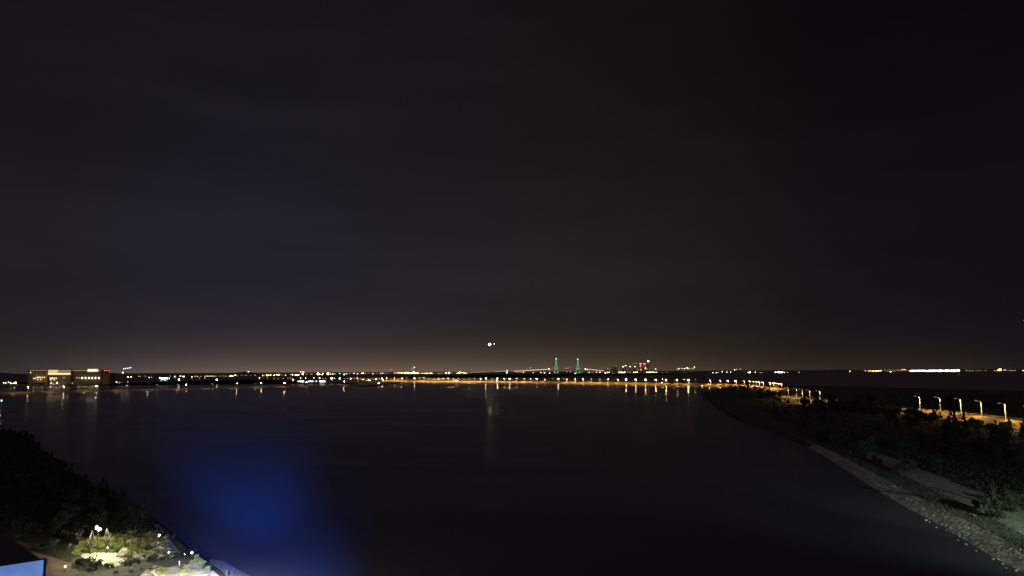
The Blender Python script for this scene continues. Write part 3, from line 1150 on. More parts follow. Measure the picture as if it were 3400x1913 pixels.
# boulders at the water's edge near the lower right
GB = 'boulders at the foot of the stone revetment'
for i in range(26):
    u = random.random() ** 1.4
    idx = (len(LP) - 1) * (1 - u * 0.55)
    i0 = min(len(LP) - 2, int(idx))
    p = LP[i0].lerp(LP[i0 + 1], idx - i0)
    r = random.uniform(0.12, 0.30)
    m = MB()
    m.ball((0, 0, 0), r, 1, 0, (1.3, 1, 0.7), 0.2)
    o = m.build('boulder', M['stone'], None, (p.x - random.uniform(-0.8, 1.6), p.y, 0.05))
    tag(o, 'rough grey boulder where the stone bank meets dark water', 'boulder', GB)

# stones on the slope
m = MB()
for i in range(700):
    u = random.random()
    idx = (len(LP) - 1) * (0.25 + 0.75 * u)
    i0 = min(len(LP) - 2, int(idx))
    f = idx - i0
    p = LP[i0].lerp(LP[i0 + 1], f).lerp(UP[i0].lerp(UP[i0 + 1], f), random.random())
    m.ball(p + Vector((0, 0, 0.05)), random.uniform(0.06, 0.13), 1, 0, (1.3, 1, 0.6), 0.22)
tag(m.build('riprap_stones', M['riprap']), 'loose grey stones covering the sloping bank at lower right', 'stones', kind='stuff')

# grass tufts on the bank
m = MB()
for i in range(9000):
    idx = (len(UP) - 1) * (0.2 + 0.8 * random.random())
    i0 = min(len(UP) - 2, int(idx))
    p = UP[i0].lerp(UP[i0 + 1], idx - i0) + Vector((random.uniform(0.0, 26) * random.random() + 0.2, random.uniform(-3, 3), -0.05))
    h, a = random.uniform(0.15, 0.5), random.uniform(0, 6.28)
    w = Vector((math.cos(a), math.sin(a), 0)) * 0.09
    tip = p + Vector((random.uniform(-.15, .15), random.uniform(-.15, .15), h))
    m.add([p - w, p + w, tip], [(0, 1, 2)])
tag(m.build('bank_grass', leaf_material('bank_grass_blades', (0.06, 0.065, 0.045), (0.13, 0.135, 0.095))), 'rough grass growing between the stone bank and the path', 'grass', kind='stuff')

# trees of the right bank and headland
GRB = 'dark trees of the right bank'
special = [(3300, 1722, 0.9, 'pine_tree', 'green tinged tree beside the path, faintly lit at lower right'), (3262, 1700, 0.7, 'broadleaf_tree', 'smaller dark tree left of the green tinged one'),
           (3345, 1700, 0.8, 'pine_tree', 'dark pine behind the green tinged tree'), (3375, 1690, 0.8, 'broadleaf_tree', 'dark tree at the right edge above the pale grass'),
           (3235, 1718, 0.4, 'shrub', 'low bush between the path and the stone bank')]
for x, y, s, k, lab in special:
    p = onz(x, y, 1.75)
    plant(k, p.x, p.y, 1.7, s, lab, 'shrub' if k == 'shrub' else 'tree', GRB)
c2_ = 0
for i in range(150):
    x, y = random.uniform(2440, 3420), random.uniform(1330, 1600)
    lim = 1440 + (x - 2640) * 0.44 if x > 2640 else 1330 + (x - 2440) * 0.52
    if y > min(lim, 1590) - 12:
        continue
    p = onz(x, y, 1.75)
    i0 = nearest(RL, p)
    if (Vector((RL[i0].x, RL[i0].y, 0)) - Vector((p.x, p.y, 0))).length < 24:
        continue
    kd = random.choice(['broadleaf_tree', 'broadleaf_tree', 'pine_tree'])
    plant(kd, p.x, p.y, 1.7, random.uniform(0.8, 1.35), 'unlit %s in the dark woods of the right bank' % ('round crowned tree' if kd[0] == 'b' else 'pine tree'), 'tree', GRB)
    c2_ += 1
print('right trees', c2_)
# undergrowth: one tangled mass of low leaves and twigs on both banks
def undergrowth(name, label, count, pick, z, hmax):
    m = MB()
    for i in range(count):
        p = pick()
        if p is None:
            continue
        d = max(0.0, noise.noise(Vector((p.x * 0.06, p.y * 0.035, 3.0))) + 0.35)
        h = d * hmax * random.random()
        k = 0.0011 * p.y + 0.22
        a = Vector((random.gauss(0, 1), random.gauss(0, 1), random.gauss(0, 0.8))).normalized() * k * random.uniform(0.7, 1.6)
        b = a.cross(Vector((random.gauss(0, 1), random.gauss(0, 1), random.gauss(0, 1)))).normalized() * k * random.uniform(0.4, 0.9)
        q = p + Vector((0, 0, h + 0.1))
        m.add([q - a, q - b, q + a, q + b], [(0, 1, 2, 3)])
    tag(m.build(name, M['leaf']), label, 'undergrowth', kind='stuff')


def pick_right():
    x, y = random.uniform(2420, 3420), random.uniform(1312, 1700)
    lim = 1440 + (x - 2640) * 0.38 if x > 2640 else 1322 + (x - 2440) * 0.55
    if y > lim - 4 or (x > 2860 and y > 1488 + (x - 2880) * 0.40):
        return None
    p = onz(x, y, 1.75)
    i0 = nearest(RL, p)
    if (Vector((RL[i0].x, RL[i0].y, 0)) - Vector((p.x, p.y, 0))).length < 19:
        return None
    return p


def pick_left():
    x, y = random.uniform(-20, 640), random.uniform(1440, 1830)
    if y < 1462 + (x - 90) * 0.66 or (x > 140 and y > 1786) or y > 1745 + x * 0.3:
        return None
    return onz(x, y, 1.5)


undergrowth('undergrowth', 'tangled dark scrub covering the unlit ground of the right bank', 26000, pick_right, 1.75, 2.6)
undergrowth('undergrowth', 'tangled dark scrub covering the unlit ground of the left bank', 9000, pick_left, 1.5, 1.6)

# trees in front of the road: headland and the wood edge that hides the road
GH = 'trees standing between the water and the lit road'
hl = []
for x, y, s in [(2405, 1300, 1.0), (2420, 1298, 1.2), (2440, 1296, 1.2), (2462, 1296, 1.3), (2485, 1297, 1.3), (2508, 1299, 1.3), (2530, 1303, 1.2), (2552, 1308, 1.0), (2570, 1312, 0.9), (2590, 1316, 0.8),
                (2392, 1302, 0.8), (2430, 1302, 1.2), (2475, 1303, 1.3), (2520, 1308, 1.2), (2555, 1318, 1.0)]:
    p = onz(x, y, 1.75)
    hl.append((p.x, p.y, s * 1.1))
for Y, dx, s in [(735, -24, 1.5), (715, -22, 1.5), (700, -26, 1.6), (685, -22, 1.6), (668, -24, 1.6), (650, -23, 1.6), (634, -25, 1.5), (618, -22, 1.5), (606, -26, 1.3), (575, -24, 1.2), (552, -22, 1.1), (545, -27, 1.2),
                 (790, -22, 0.8), (820, -23, 0.9), (850, -22, 0.8), (525, -20, 0.7), (470, -21, 0.85), (430, -24, 0.9), (410, -22, 0.8), (722, -30, 1.5), (690, -33, 1.6), (660, -32, 1.6), (628, -33, 1.5),
                 (592, -21, 1.3), (583, -15, 1.0), (570, -17, 1.1), (560, -22, 1.1), (540, -18, 1.0), (532, -22, 0.9), (598, -15, 1.1), (606, -18, 1.2), (700, -16, 1.4), (676, -16, 1.5), (654, -16, 1.5), (634, -16, 1.5), (614, -17, 1.3)]:
    i0 = min(range(len(RL)), key=lambda q: abs(RL[q].y - Y) + (1000 if RL[q].y > 1000 else 0))
    hl.append((RL[i0].x + dx, Y, s))
for q in range(34):
    Y = random.uniform(395, 700)
    i0 = min(range(len(RL)), key=lambda w: abs(RL[w].y - Y) + (1000 if RL[w].y > 1000 else 0))
    hl.append((RL[i0].x - random.uniform(22, 48), Y, random.uniform(0.75, 1.15) if Y < 520 else random.uniform(1.0, 1.35)))
for i, (x, y, s) in enumerate(hl):
    plant(random.choice(['broadleaf_tree', 'broadleaf_tree', 'pine_tree']), x, y, 1.7, s,
          'dark tree in front of the lit road, %s counting %s' % (nth(i + 1 if i < 15 else i - 14), 'across the round headland' if i < 15 else 'along the near road'), 'tree', GH)
# far side of the near road: bushes lit by the lamps
GF = 'lamp lit bushes along the near road'
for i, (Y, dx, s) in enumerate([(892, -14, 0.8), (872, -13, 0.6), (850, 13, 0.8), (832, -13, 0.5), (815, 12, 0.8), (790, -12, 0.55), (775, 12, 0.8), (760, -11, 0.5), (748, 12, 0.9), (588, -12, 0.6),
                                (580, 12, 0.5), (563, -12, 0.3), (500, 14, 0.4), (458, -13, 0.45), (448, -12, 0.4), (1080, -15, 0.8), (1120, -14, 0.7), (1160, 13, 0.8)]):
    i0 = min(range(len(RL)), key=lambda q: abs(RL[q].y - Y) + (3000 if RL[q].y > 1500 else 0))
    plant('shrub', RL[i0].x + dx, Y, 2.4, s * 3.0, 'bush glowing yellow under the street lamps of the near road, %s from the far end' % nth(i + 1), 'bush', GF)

# lamp just outside the frame lighting the stone bank
lp = make_street_lamp(18.0, 2.0, 0.35, 0.2, (0.72, 1.0, 0.72), 60.0, 0.12)
lp.location = (116, 112, 1.7)
lp.rotation_euler = (0, 0, R(10))
tag(lp, 'greenish white lamp post just outside the lower right, lighting the stone bank', 'street lamp')

GW = (0.72, 1.0, 0.74)
for tgt, pw, sz in (((126, 154, 0), 0.85e5, 120), ((128, 260, 2), 1.6e5, 40)):
    spot(lp, (-2.0, 0, 17.2), tgt, pw, GW, sz, 1.0, 0.3)

# ------------------------------------------------------------------ lights on the far shores
PXM = 1.0 / (FPX * 1024 / 3400)      # metres per render pixel per metre of distance
LEV = {0: (0.22, 4.5), 1: (0.28, 13.0), 2: (0.38, 20.0), 3: (0.66, 18.0), 4: (1.0, 18.0)}


def far_lamp(px, py, lev, col, name, label, group, zl=12.0, Y=None, cat='lamp', wide=1.0, pole=True, sample=False):
    off_ = py - hor(px)
    if Y is None:
        Y = (H - zl) * FPX / max(off_, 0.5)
        Y = max(1500.0, min(9300.0, Y))
    p = aty(px, py, Y)
    r_, L_ = LEV[lev]
    r = r_ * Y * PXM
    m = MB()
    m.ball((0, 0, 0), r, 1, 1, (wide, 1, 1))
    gz = 2.0
    if pole and p.z > gz + 1:
        m.tube([(0, 0, gz - p.z), (0, 0, -r * 0.8)], [0.35, 0.22], 6, 0)
        m.box((0, 0, r * 1.02), (r * 1.5 * wide, r * 1.5, r * 0.2), 0, 0, 0.6)
    o = m.build(name, [M['metal'], lampmat(col, L_, sample)], None, (p.x, p.y, p.z))
    return tag(o, label, cat, group)


def row(items, name, what, where, group, zl=12.0, **kw):
    for i, it in enumerate(items):
        x, y, lev, col = it[:4]
        lb = '%s %s, %s from left' % (what[lev] if isinstance(what, dict) else what, where, nth(i + 1))
        far_lamp(x, y, lev, col, name, lb, group, zl, **kw)


WD = {0: 'faint lamp', 1: 'small lamp', 2: 'bright lamp', 3: 'big bright lamp', 4: 'very bright floodlamp'}

row([(12, 1273, 1, WHITE), (19, 1274, 1, WHITE), (28, 1271, 1, WHITE), (36, 1275, 2, WHITE), (44, 1274.5, 1, COOL), (52, 1273, 3, COOL), (60, 1273.5, 2, COOL), (80, 1274, 2, WHITE), (91, 1274, 1, WHITE),
     (120, 1272, 1, WARM), (170, 1274, 1, WHITE), (177, 1277, 0, WHITE), (189, 1274, 2, WHITE), (205, 1271.5, 2, WHITE), (215, 1272, 2, WHITE), (223, 1267, 0, WHITE), (240, 1274, 0, WHITE),
     (260, 1273, 1, COOL), (266, 1273, 2, COOL), (276, 1273, 2, COOL), (298, 1273, 1, COOL), (324, 1273, 1, COOL), (349, 1272.5, 2, COOL), (371, 1272, 2, COOL), (387, 1270, 1, COOL),
     (396, 1273, 0, COOL)], 'garden_lamp', WD, 'on the hotel waterfront at far left', 'lamps on the hotel waterfront', 6.0, sample=True)
row([(415, 1252, 1, YEL), (420, 1251, 2, YEL), (425, 1254, 2, YEL), (431, 1251, 1, ORANGE), (436, 1254, 2, YEL), (441, 1252, 1, YEL), (446, 1253.5, 2, YEL), (452, 1252, 1, YEL), (460, 1251, 0, WARM),
     (466, 1251, 0, WARM), (482, 1251, 0, WARM), (495, 1255, 1, WARM), (503, 1255, 0, WARM)], 'shore_lamp', WD, 'yellow cluster right of the floodlight mast',
    'lamps between the mast and the teal sign')
row([(562, 1258, 1, YEL), (565, 1251, 0, WARM), (580, 1252, 1, WHITE), (583, 1253, 0, WHITE), (594, 1262.5, 3, WHITE), (599, 1251, 1, WHITE), (606, 1252, 1, WARM), (611, 1252, 2, YEL), (637, 1252, 1, WARM),
     (638, 1257, 0, WHITE), (646, 1251, 0, WARM), (651, 1252, 0, WARM), (656, 1251.5, 0, WHITE), (662, 1257, 0, WARM), (667, 1251.5, 0, WARM), (680, 1257, 0, WHITE), (720, 1263, 3, WHITE), (730, 1251, 0, WARM),
     (742, 1250, 0, WARM), (751, 1251, 0, WARM), (762, 1251, 1, YEL), (768, 1250, 2, YEL), (773, 1251, 1, YEL), (781, 1248, 2, WHITE), (787, 1249, 0, WARM), (802, 1248, 0, WARM), (817, 1248, 0, WARM),
     (825, 1236, 2, COOL), (832, 1248, 0, RED), (847, 1248, 0, WARM)], 'shore_lamp', WD, 'on the shore right of the teal sign', 'lamps right of the teal sign')
row([(861, 1257, 1, WHITE), (867, 1246, 3, YEL), (872, 1249, 1, ORANGE), (878, 1248, 0, ORANGE), (886, 1248, 2, YEL), (891, 1248, 1, YEL), (898, 1247, 2, YEL), (911, 1248, 2, YEL), (920, 1246, 2, YEL),
     (926, 1246, 2, YEL), (935, 1246, 0, WARM), (948, 1248, 1, WHITE), (964, 1246, 0, YEL), (971, 1246, 2, YEL), (981, 1247, 2, YG), (986, 1247, 2, YG), (991, 1246, 2, YG), (998, 1237, 1, WARM),
     (1004, 1236, 1, YEL), (1009, 1238, 1, YEL), (1005, 1244, 3, YEL), (1018, 1244, 0, WARM), (1032, 1244, 0, WARM), (1036, 1244.5, 0, WARM), (1056, 1243, 4, YEL), (1062, 1245, 1, YEL), (1069, 1246, 1, WHITE),
     (1072, 1242, 1, WHITE), (1089, 1243, 4, YEL), (1098, 1244, 1, WARM), (1105, 1243, 1, WHITE), (1112, 1244, 0, WHITE)], 'shore_lamp', WD, 'in the yellow port lights left of the teal dot', 'port lamps left of the teal dot')
row([(1128, 1242, 1, YEL), (1143, 1245, 2, YEL), (1151, 1243, 1, WARM), (1162, 1242, 0, WARM), (1175, 1242, 1, WHITE), (1187, 1243, 1, WHITE), (1201, 1241.5, 1, YEL), (1206, 1241, 2, YEL), (1213, 1242, 0, WHITE),
     (1224, 1241.5, 0, WARM), (1238, 1242, 1, WHITE), (1250, 1242, 0, WARM), (1264, 1242, 1, WARM), (1270, 1241, 1, WARM), (1275, 1242, 0, WARM), (1286, 1241, 0, WARM), (1298, 1229, 0, WARM), (1310, 1241, 1, WARM)],
    'shore_lamp', WD, 'on the far shore above the causeway bend', 'lamps above the causeway bend')
row([(1320, 1240, 1, YEL), (1325, 1240, 1, YEL), (1330, 1240, 1, YEL), (1336, 1240, 2, YEL), (1345, 1240.5, 2, YEL), (1350, 1239.5, 3, YEL), (1359, 1240.5, 3, YEL), (1367, 1240, 2, YEL), (1374, 1239.5, 4, YEL),
     (1382, 1241, 2, YEL), (1387, 1241, 2, YEL), (1369, 1226.5, 0, COOL), (1376, 1222, 1, COOL), (1392, 1242, 0, YEL), (1402, 1241, 1, YEL), (1411, 1241.5, 1, YEL), (1417, 1241, 2, YEL), (1427, 1241.5, 1, YEL),
     (1432, 1240.5, 2, YEL), (1437, 1242, 0, YEL), (1455, 1242, 0, YEL), (1460, 1241, 0, YEL), (1469, 1241, 0, WARM), (1481, 1240.5, 2, YEL), (1491, 1240, 3, YEL), (1500, 1240, 0, YEL), (1518, 1241, 1, YEL),
     (1526, 1239, 3, YEL), (1534, 1238.5, 1, YG), (1541, 1241, 2, YEL), (1547, 1241, 1, YEL), (1552, 1240, 0, YEL)], 'port_lamp', WD, 'in the brightest yellow port cluster', 'lamps of the brightest port cluster')
row([(1564, 1238.5, 0, WHITE), (1574, 1238, 0, WHITE), (1584, 1238, 0, WHITE), (1594, 1237.5, 0, WHITE), (1604, 1237, 0, WHITE), (1613, 1236.5, 0, WHITE), (1623, 1236, 0, WHITE), (1641, 1235.5, 0, WHITE),
     (1650, 1235, 0, WHITE), (1659, 1234.5, 0, WHITE), (1668, 1234, 0, WHITE), (1677, 1234, 0, WHITE), (1684, 1233, 1, WHITE), (1683, 1239, 2, WHITE)], 'bridge_approach_lamp', WD,
    'in the dotted line rising to the bridge', 'dotted lamps rising to the bridge')
# service row in front of the port, left of the causeway
row([(888, 1257, 0, WARM), (910, 1258, 0, WARM), (924, 1259, 0, WARM), (940, 1258, 0, WARM), (956, 1257, 0, WARM), (965, 1257, 0, WARM), (998, 1257, 1, WHITE), (1015, 1257, 1, WHITE), (1042, 1257, 1, WARM),
     (1061, 1257, 2, WHITE), (1072, 1259, 0, WARM), (1082, 1259, 0, WARM), (1101, 1258, 3, WHITE), (1110, 1258, 1, WARM), (1143, 1258, 0, WARM), (1154, 1258, 0, WARM), (1164, 1258, 1, WARM),
     (1175, 1258, 0, WARM), (1186, 1257, 1, WARM), (1198, 1258, 0, WARM), (1210, 1258, 0, WARM), (1222, 1258, 0, WARM), (1234, 1258, 0, WARM), (1246, 1258, 0, WARM), (1258, 1258, 0, WARM), (1268, 1258, 2, WARM)],
    'service_road_lamp', WD, 'in the row just above the low white lit building', 'lamps of the service road', 10.0, sample=True)
# right part
row([(1717, 1237, 0, WHITE), (1727, 1238, 0, YEL), (1733, 1238, 0, YEL), (1739, 1237.5, 1, YEL), (1771, 1239, 1, WHITE), (1796, 1239, 1, WHITE), (1808, 1239.5, 2, WHITE), (1825, 1241, 1, WHITE), (1882, 1236, 0, WHITE), (1894, 1236, 0, WHITE),
     (1910, 1242, 1, WHITE), (1933, 1238, 0, WARM), (1952, 1238, 0, WARM), (1957, 1238.5, 1, WARM), (1968, 1238, 0, WARM), (1981, 1238, 1, WARM), (1992, 1238, 1, WHITE), (2010, 1240, 2, WHITE), (2018, 1238, 1, WARM),
     (2023, 1238, 1, WARM), (2035, 1241.5, 0, WARM)], 'harbour_lamp', WD, 'at the foot of the cable bridge', 'lamps at the foot of the bridge', 10.0)
row([(2055, 1238, 1, YEL), (2059, 1238, 2, YEL), (2064, 1238, 1, WHITE), (2068, 1238, 1, WARM), (2074, 1238, 2, YEL), (2084, 1238, 0, WARM), (2092, 1238, 0, WARM), (2104, 1238, 1, YEL), (2110, 1238, 1, YEL),
     (2115, 1238, 2, YEL), (2147, 1238, 1, YEL), (2152, 1238, 1, YEL), (2157, 1238, 2, YEL), (2162, 1238, 1, YEL), (2168, 1237, 1, WARM), (2173, 1238, 1, WARM), (2180, 1238, 1, WARM), (2200, 1238, 0, ORANGE),
     (2214, 1238, 0, ORANGE), (2226, 1238, 0, ORANGE), (2233, 1238, 0, ORANGE), (2240, 1238, 0, ORANGE), (2256, 1238, 0, ORANGE), (2271, 1238, 1, WARM), (2298, 1238, 0, WARM)], 'quay_lamp', WD,
    'on the quay below the red lit towers', 'quay lamps below the towers', 10.0)
row([(2248, 1228, 0, YG), (2254, 1226, 1, WHITE), (2262, 1225, 0, YG), (2267, 1225.5, 0, YG), (2273, 1226, 1, YG), (2280, 1223, 1, WHITE), (2284, 1224.5, 1, YG), (2289, 1227, 0, YG), (2297, 1226, 0, YG), (2302, 1227, 0, YG),
     (2306, 1222, 1, YG), (2305, 1219, 0, YG)], 'hillside_lamp', WD, 'on the dark hill right of the towers', 'lamps on the dark hill', 10.0, Y=9000)
row([(2367, 1239, 1, WHITE), (2379, 1239, 1, WHITE), (2384, 1238.5, 0, WHITE), (2398, 1236, 1, WHITE), (2413, 1238, 1, WHITE), (2426, 1237.5, 1, WHITE), (2439, 1230, 1, WHITE), (2446, 1228.5, 1, RED), (2458, 1227, 0, WHITE)],
    'buoy_light', WD, 'in the loose dots left of the green light', 'loose dots left of the green light', 10.0)
row([(2484, 1238.5, 1, YG), (2490, 1238, 3, YG), (2508, 1238, 1, WHITE), (2524, 1239, 0, WARM), (2530, 1239, 0, WARM), (2574, 1238, 2, YG), (2581, 1237.5, 2, YG), (2586, 1237.5, 3, YG), (2592, 1237.5, 3, YG),
     (2598, 1238, 2, YG), (2604, 1238, 1, YG), (2615, 1238, 0, WARM), (2653, 1238, 0, WARM)], 'ship_light', WD, 'among the green white ship lights', 'green white ship lights', 9.0)
ys = lambda x: 1233.6 + (2900 - x) * 0.004
row([(2822, ys(2822) + .6, 1, YEL), (2826, ys(2826), 2, YEL), (2832, ys(2832), 2, YEL), (2844, ys(2844), 3, YEL), (2852, ys(2852) - .5, 2, YEL), (2865, ys(2865), 1, YEL), (2873, ys(2873), 2, YEL), (2885, ys(2885), 1, YEL),
     (2890, ys(2890), 1, ORANGE), (2899, ys(2899), 2, YEL), (2908, ys(2908), 2, YEL), (2916, ys(2916), 2, YEL), (2924, ys(2924) - 1, 2, YEL), (2938, 1231, 0, ORANGE), (2946, 1234.5, 0, ORANGE), (2957, 1236, 2, WHITE),
     (2952, 1230.5, 0, ORANGE), (2965, 1231, 0, ORANGE), (2972, 1233.5, 0, ORANGE), (2980, 1229.5, 0, ORANGE), (2988, 1232, 0, ORANGE), (2996, 1229.5, 1, ORANGE), (3004, 1229, 1, ORANGE), (3010, 1232, 0, ORANGE)],
    'container_port_lamp', WD, 'in the yellow row right of the dark hill', 'yellow row right of the dark hill', 18.0)
row([(3022 + i * 6.2, 1233.0 - i * 0.02, 2 + (i % 3 > 0) + (i > 10 and i % 4 == 0), (1.0, 0.90, 0.55)) for i in range(25)] + [(3170, 1232.5, 3, YEL), (3178, 1232, 3, YEL), (3184, 1232, 3, WHITE)],
    'terminal_floodlight', WD, 'in the blazing white band at far right', 'blazing white band of floodlights', 18.0)
row([(3210, 1233, 0, WARM), (3220, 1233, 0, WARM), (3230, 1233, 0, WARM), (3245, 1233, 0, WARM), (3255, 1232.5, 0, WARM), (3272, 1232.5, 0, WARM), (3352, 1232, 0, WARM), (3358, 1232, 0, WARM), (3365, 1232, 0, WARM),
     (3372, 1232, 0, WARM), (3397, 1232, 1, WARM)], 'quay_lamp', WD, 'along the faint shore at the right end', 'faint lamps at the right end', 14.0)
# lone lamps
far_lamp(2581, 1327, 3, WHITE, 'path_lamp', 'lone white lamp below the orange headland lights', None, 5.0, sample=True)
far_lamp(2675, 1350, 1, WARM, 'path_lamp', 'faint reddish lamp low in the dark wood under the headland', None, 5.0)
far_lamp(2658, 1348, 0, WARM, 'path_lamp', 'faintest lamp left of the reddish one in the dark wood', None, 5.0)
far_lamp(2259, 1364, 1, WHITE, 'buoy_light', 'tiny white buoy light alone on the dark water', None, 1.0, pole=False)
for x, y, l in [(2778, 1307.5, 0), (2846, 1312, 0), (2838, 1310, 0), (2898, 1311, 0), (2909, 1311, 0), (3076, 1331, 1)]:
    far_lamp(x, y, l, WARM, 'wood_lamp', 'faint lamp in the black wood at photo column %d per mille' % int(x / 3.4), 'faint lamps in the black wood', 6.0)
far_lamp(5, 1332, 2, (0.7, 1.0, 0.75), 'bank_lamp', 'small greenish lamp at the left edge over the near bank trees', None, 7.0, Y=640, sample=True)
far_lamp(-3, 1382, 3, (0.8, 1.0, 0.75), 'bank_lamp', 'bigger greenish lamp cut by the left edge above the bank', None, 7.0, Y=470, sample=True)
far_lamp(424, 1270, 1, RED, 'beacon', 'small red light at the water line right of the hotel', None, 7.0)
far_lamp(973, 1263, 2, (1.0, 0.42, 0.30), 'beacon', 'pinkish red light left of the low white building', None, 8.0)
far_lamp(1128, 1258.5, 3, TEAL, 'beacon', 'bright teal light between port and causeway', None, 9.0, sample=True)

# ------------------------------------------------------------------ floodlight mast with five lamps
mp0 = aty(407, 1262, 2900)
fm = empty('floodlight_mast', (mp0.x, 2900, 2))
tag(fm, 'tall mast with a row of five white floodlights right of the hotel', 'floodlight mast')
m = MB()
top = aty(412, 1226.5, 2900)
m.tube([(0, 0, 0), (0, 0, top.z - 2)], [0.7, 0.4], 8)
a0, a1 = aty(411, 1226.5, 2900), aty(434, 1223, 2900)
m.tube([(0, 0, top.z - 3), (a0.x - mp0.x, 0, a0.z - 2.6), (a1.x - mp0.x, 0, a1.z - 2.6)], [0.4, 0.35, 0.3], 6)
m.build('pole', M['metal'], fm)
for i in range(5):
    q = a0.lerp(a1, i / 4)
    b = MB()
    b.ball((0, 0, 0), 0.30 * 2900 * PXM, 1, 0)
    b.build('floodlight', lampmat(COOL, 8.0, False), fm, (q.x - mp0.x, 0, q.z - 2))
q = aty(407.5, 1239, 2900)
b = MB()
b.ball((0, 0, 0), 0.5 * 2900 * PXM, 1, 0, (1, 1, 1.2))
b.build('floodlight', lampmat(COOL, 10.0, False), fm, (q.x - mp0.x, 0, q.z - 2))


# ------------------------------------------------------------------ buildings
def lit(col, s, sample=False):
    return lampmat(col, s, sample)


def bx(parent, name, px0, px1, py0, py1, Y, depth, mat, dy=0.0):
    """box whose front face spans photo columns px0..px1 and rows py0..py1 at distance Y"""
    a, b = aty(px0, py1, Y), aty(px1, py0, Y)
    m = MB()
    m.box(((a.x + b.x) / 2 - parent.location.x, depth / 2 + dy, (a.z + b.z) / 2 - parent.location.z), (b.x - a.x, depth, b.z - a.z))
    return m.build(name, mat, parent)


HY = 2250.0
ho = empty('resort_hotel', (aty(210, 1278, HY).x, HY, 2.0))
tag(ho, 'long resort hotel with glowing gold window band and white rooftop sign at far left', 'hotel')
bx(ho, 'wall', 92, 160, 1231, 1278.5, HY, 40, M['plaster'])
bx(ho, 'wall', 166, 240, 1229.5, 1278.5, HY, 44, M['plaster'], -6)
bx(ho, 'wall', 240, 338, 1231.5, 1279, HY, 40, M['plaster'])
bx(ho, 'roof', 84, 162, 1228.2, 1230.6, HY, 46, M['plaster'], -3)
bx(ho, 'roof', 238, 341, 1229.2, 1231.2, HY, 46, M['plaster'], -3)
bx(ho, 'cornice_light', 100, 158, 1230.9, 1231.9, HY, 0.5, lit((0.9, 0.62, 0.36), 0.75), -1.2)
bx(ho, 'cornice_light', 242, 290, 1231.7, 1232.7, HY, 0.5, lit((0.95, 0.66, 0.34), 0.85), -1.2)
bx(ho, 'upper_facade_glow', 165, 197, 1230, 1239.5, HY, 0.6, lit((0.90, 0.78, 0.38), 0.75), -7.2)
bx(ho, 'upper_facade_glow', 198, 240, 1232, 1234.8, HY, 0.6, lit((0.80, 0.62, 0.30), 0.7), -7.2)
for i in range(24):
    x0 = 164.5 + i * 3.1
    bx(ho, 'window', x0, x0 + 2.75, 1239.8, 1246.0, HY, 0.6, lit((1.0, 0.90, 0.42), 1.15), -7.6)
bx(ho, 'rooftop_sign', 292, 326, 1227.6, 1235.0, HY, 1.0, lit((1.0, 0.98, 0.62), 1.8), -2.2)
bx(ho, 'sign_end', 326.6, 330.5, 1229.5, 1234.5, HY, 1.0, lit((0.8, 0.75, 0.4), 0.5), -2.0)
for x in (274, 285, 296, 307, 318, 329):
    bx(ho, 'wall_lamp', x - 1.6, x + 1.6, 1254.2, 1259.6, HY, 0.8, lit((1.0, 0.92, 0.62), 3.5, True), -2.4)
for x in (256, 265):
    bx(ho, 'wall_lamp', x - 2.0, x + 2.0, 1254.5, 1258.5, HY, 0.8, lit((0.9, 0.65, 0.42), 0.6), -2.4)
for x, y in ((129, 1255), (133, 1254.5), (138, 1254.5), (145, 1255), (152, 1254.5), (117, 1258.5), (122, 1258), (140, 1262), (130, 1262), (106.5, 1239), (171, 1257.5), (175, 1258), (179, 1257), (184, 1257.5), (191, 1257.5),
             (173.5, 1263), (184, 1263)):
    bx(ho, 'window', x - 1.4, x + 1.4, y - 1.6, y + 1.6, HY, 0.5, lit((1.0, 0.82, 0.45), 2.2), -7.0)
bx(ho, 'entrance_glow', 211, 221, 1254.5, 1257.5, HY, 0.5, lit((0.6, 0.48, 0.36), 0.5), -7.0)
# vertical lit edges of the facade
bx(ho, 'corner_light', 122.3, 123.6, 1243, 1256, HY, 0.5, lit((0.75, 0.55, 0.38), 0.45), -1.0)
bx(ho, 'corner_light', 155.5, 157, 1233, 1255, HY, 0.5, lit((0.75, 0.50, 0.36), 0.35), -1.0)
for x in (345, 351.5, 359):
    p = aty(x, 1232.5, HY)
    m = MB()
    m.ball((0, 0, 0), 0.27 * HY * PXM, 1)
    m.build('roof_beacon', lit(RED, 9.0), ho, (p.x - ho.location.x, 5, p.z - 2))
bx(ho, 'wall', 339, 365, 1240, 1279, HY, 30, M['plaster'])
# facade uplighters: they wash the plaster from the ground
for x, pw, cc in ((112, 6e3, (1.0, 0.6, 0.3)), (142, 8e3, (1.0, 0.6, 0.3)), (200, 6e3, (1.0, 0.66, 0.3)), (262, 6e3, (1.0, 0.6, 0.35)), (310, 4e3, (1.0, 0.6, 0.4))):
    p = aty(x, 1262, HY - 22)
    ld = bpy.data.lights.new('uplight', 'POINT')
    ld.energy = pw * 0.25
    ld.color = cc
    ld.shadow_soft_size = 1.0
    o = bpy.data.objects.new('uplight', ld)
    S.collection.objects.link(o)
    o.parent = ho
    o.location = (p.x - ho.location.x, -22, p.z - 2)
# lit trees and lawn of the waterfront
for i, (x, s) in enumerate(((74, 1.6), (84, 2.0), (96, 1.8), (108, 1.5), (125, 1.5), (136, 1.4), (147, 1.6), (158, 1.5))):
    p = onz(x, 1280, 2)
    plant('broadleaf_tree', p.x, p.y - 20, 2, s, 'lamp lit garden tree before the hotel, %s from the left' % nth(i + 1), 'tree', 'garden trees before the hotel')
strip('waterfront_lawn', [(-80, 1284.5), (60, 1282), (160, 1280), (160, 1276), (-80, 1276)], M['lawn'], 2.05)

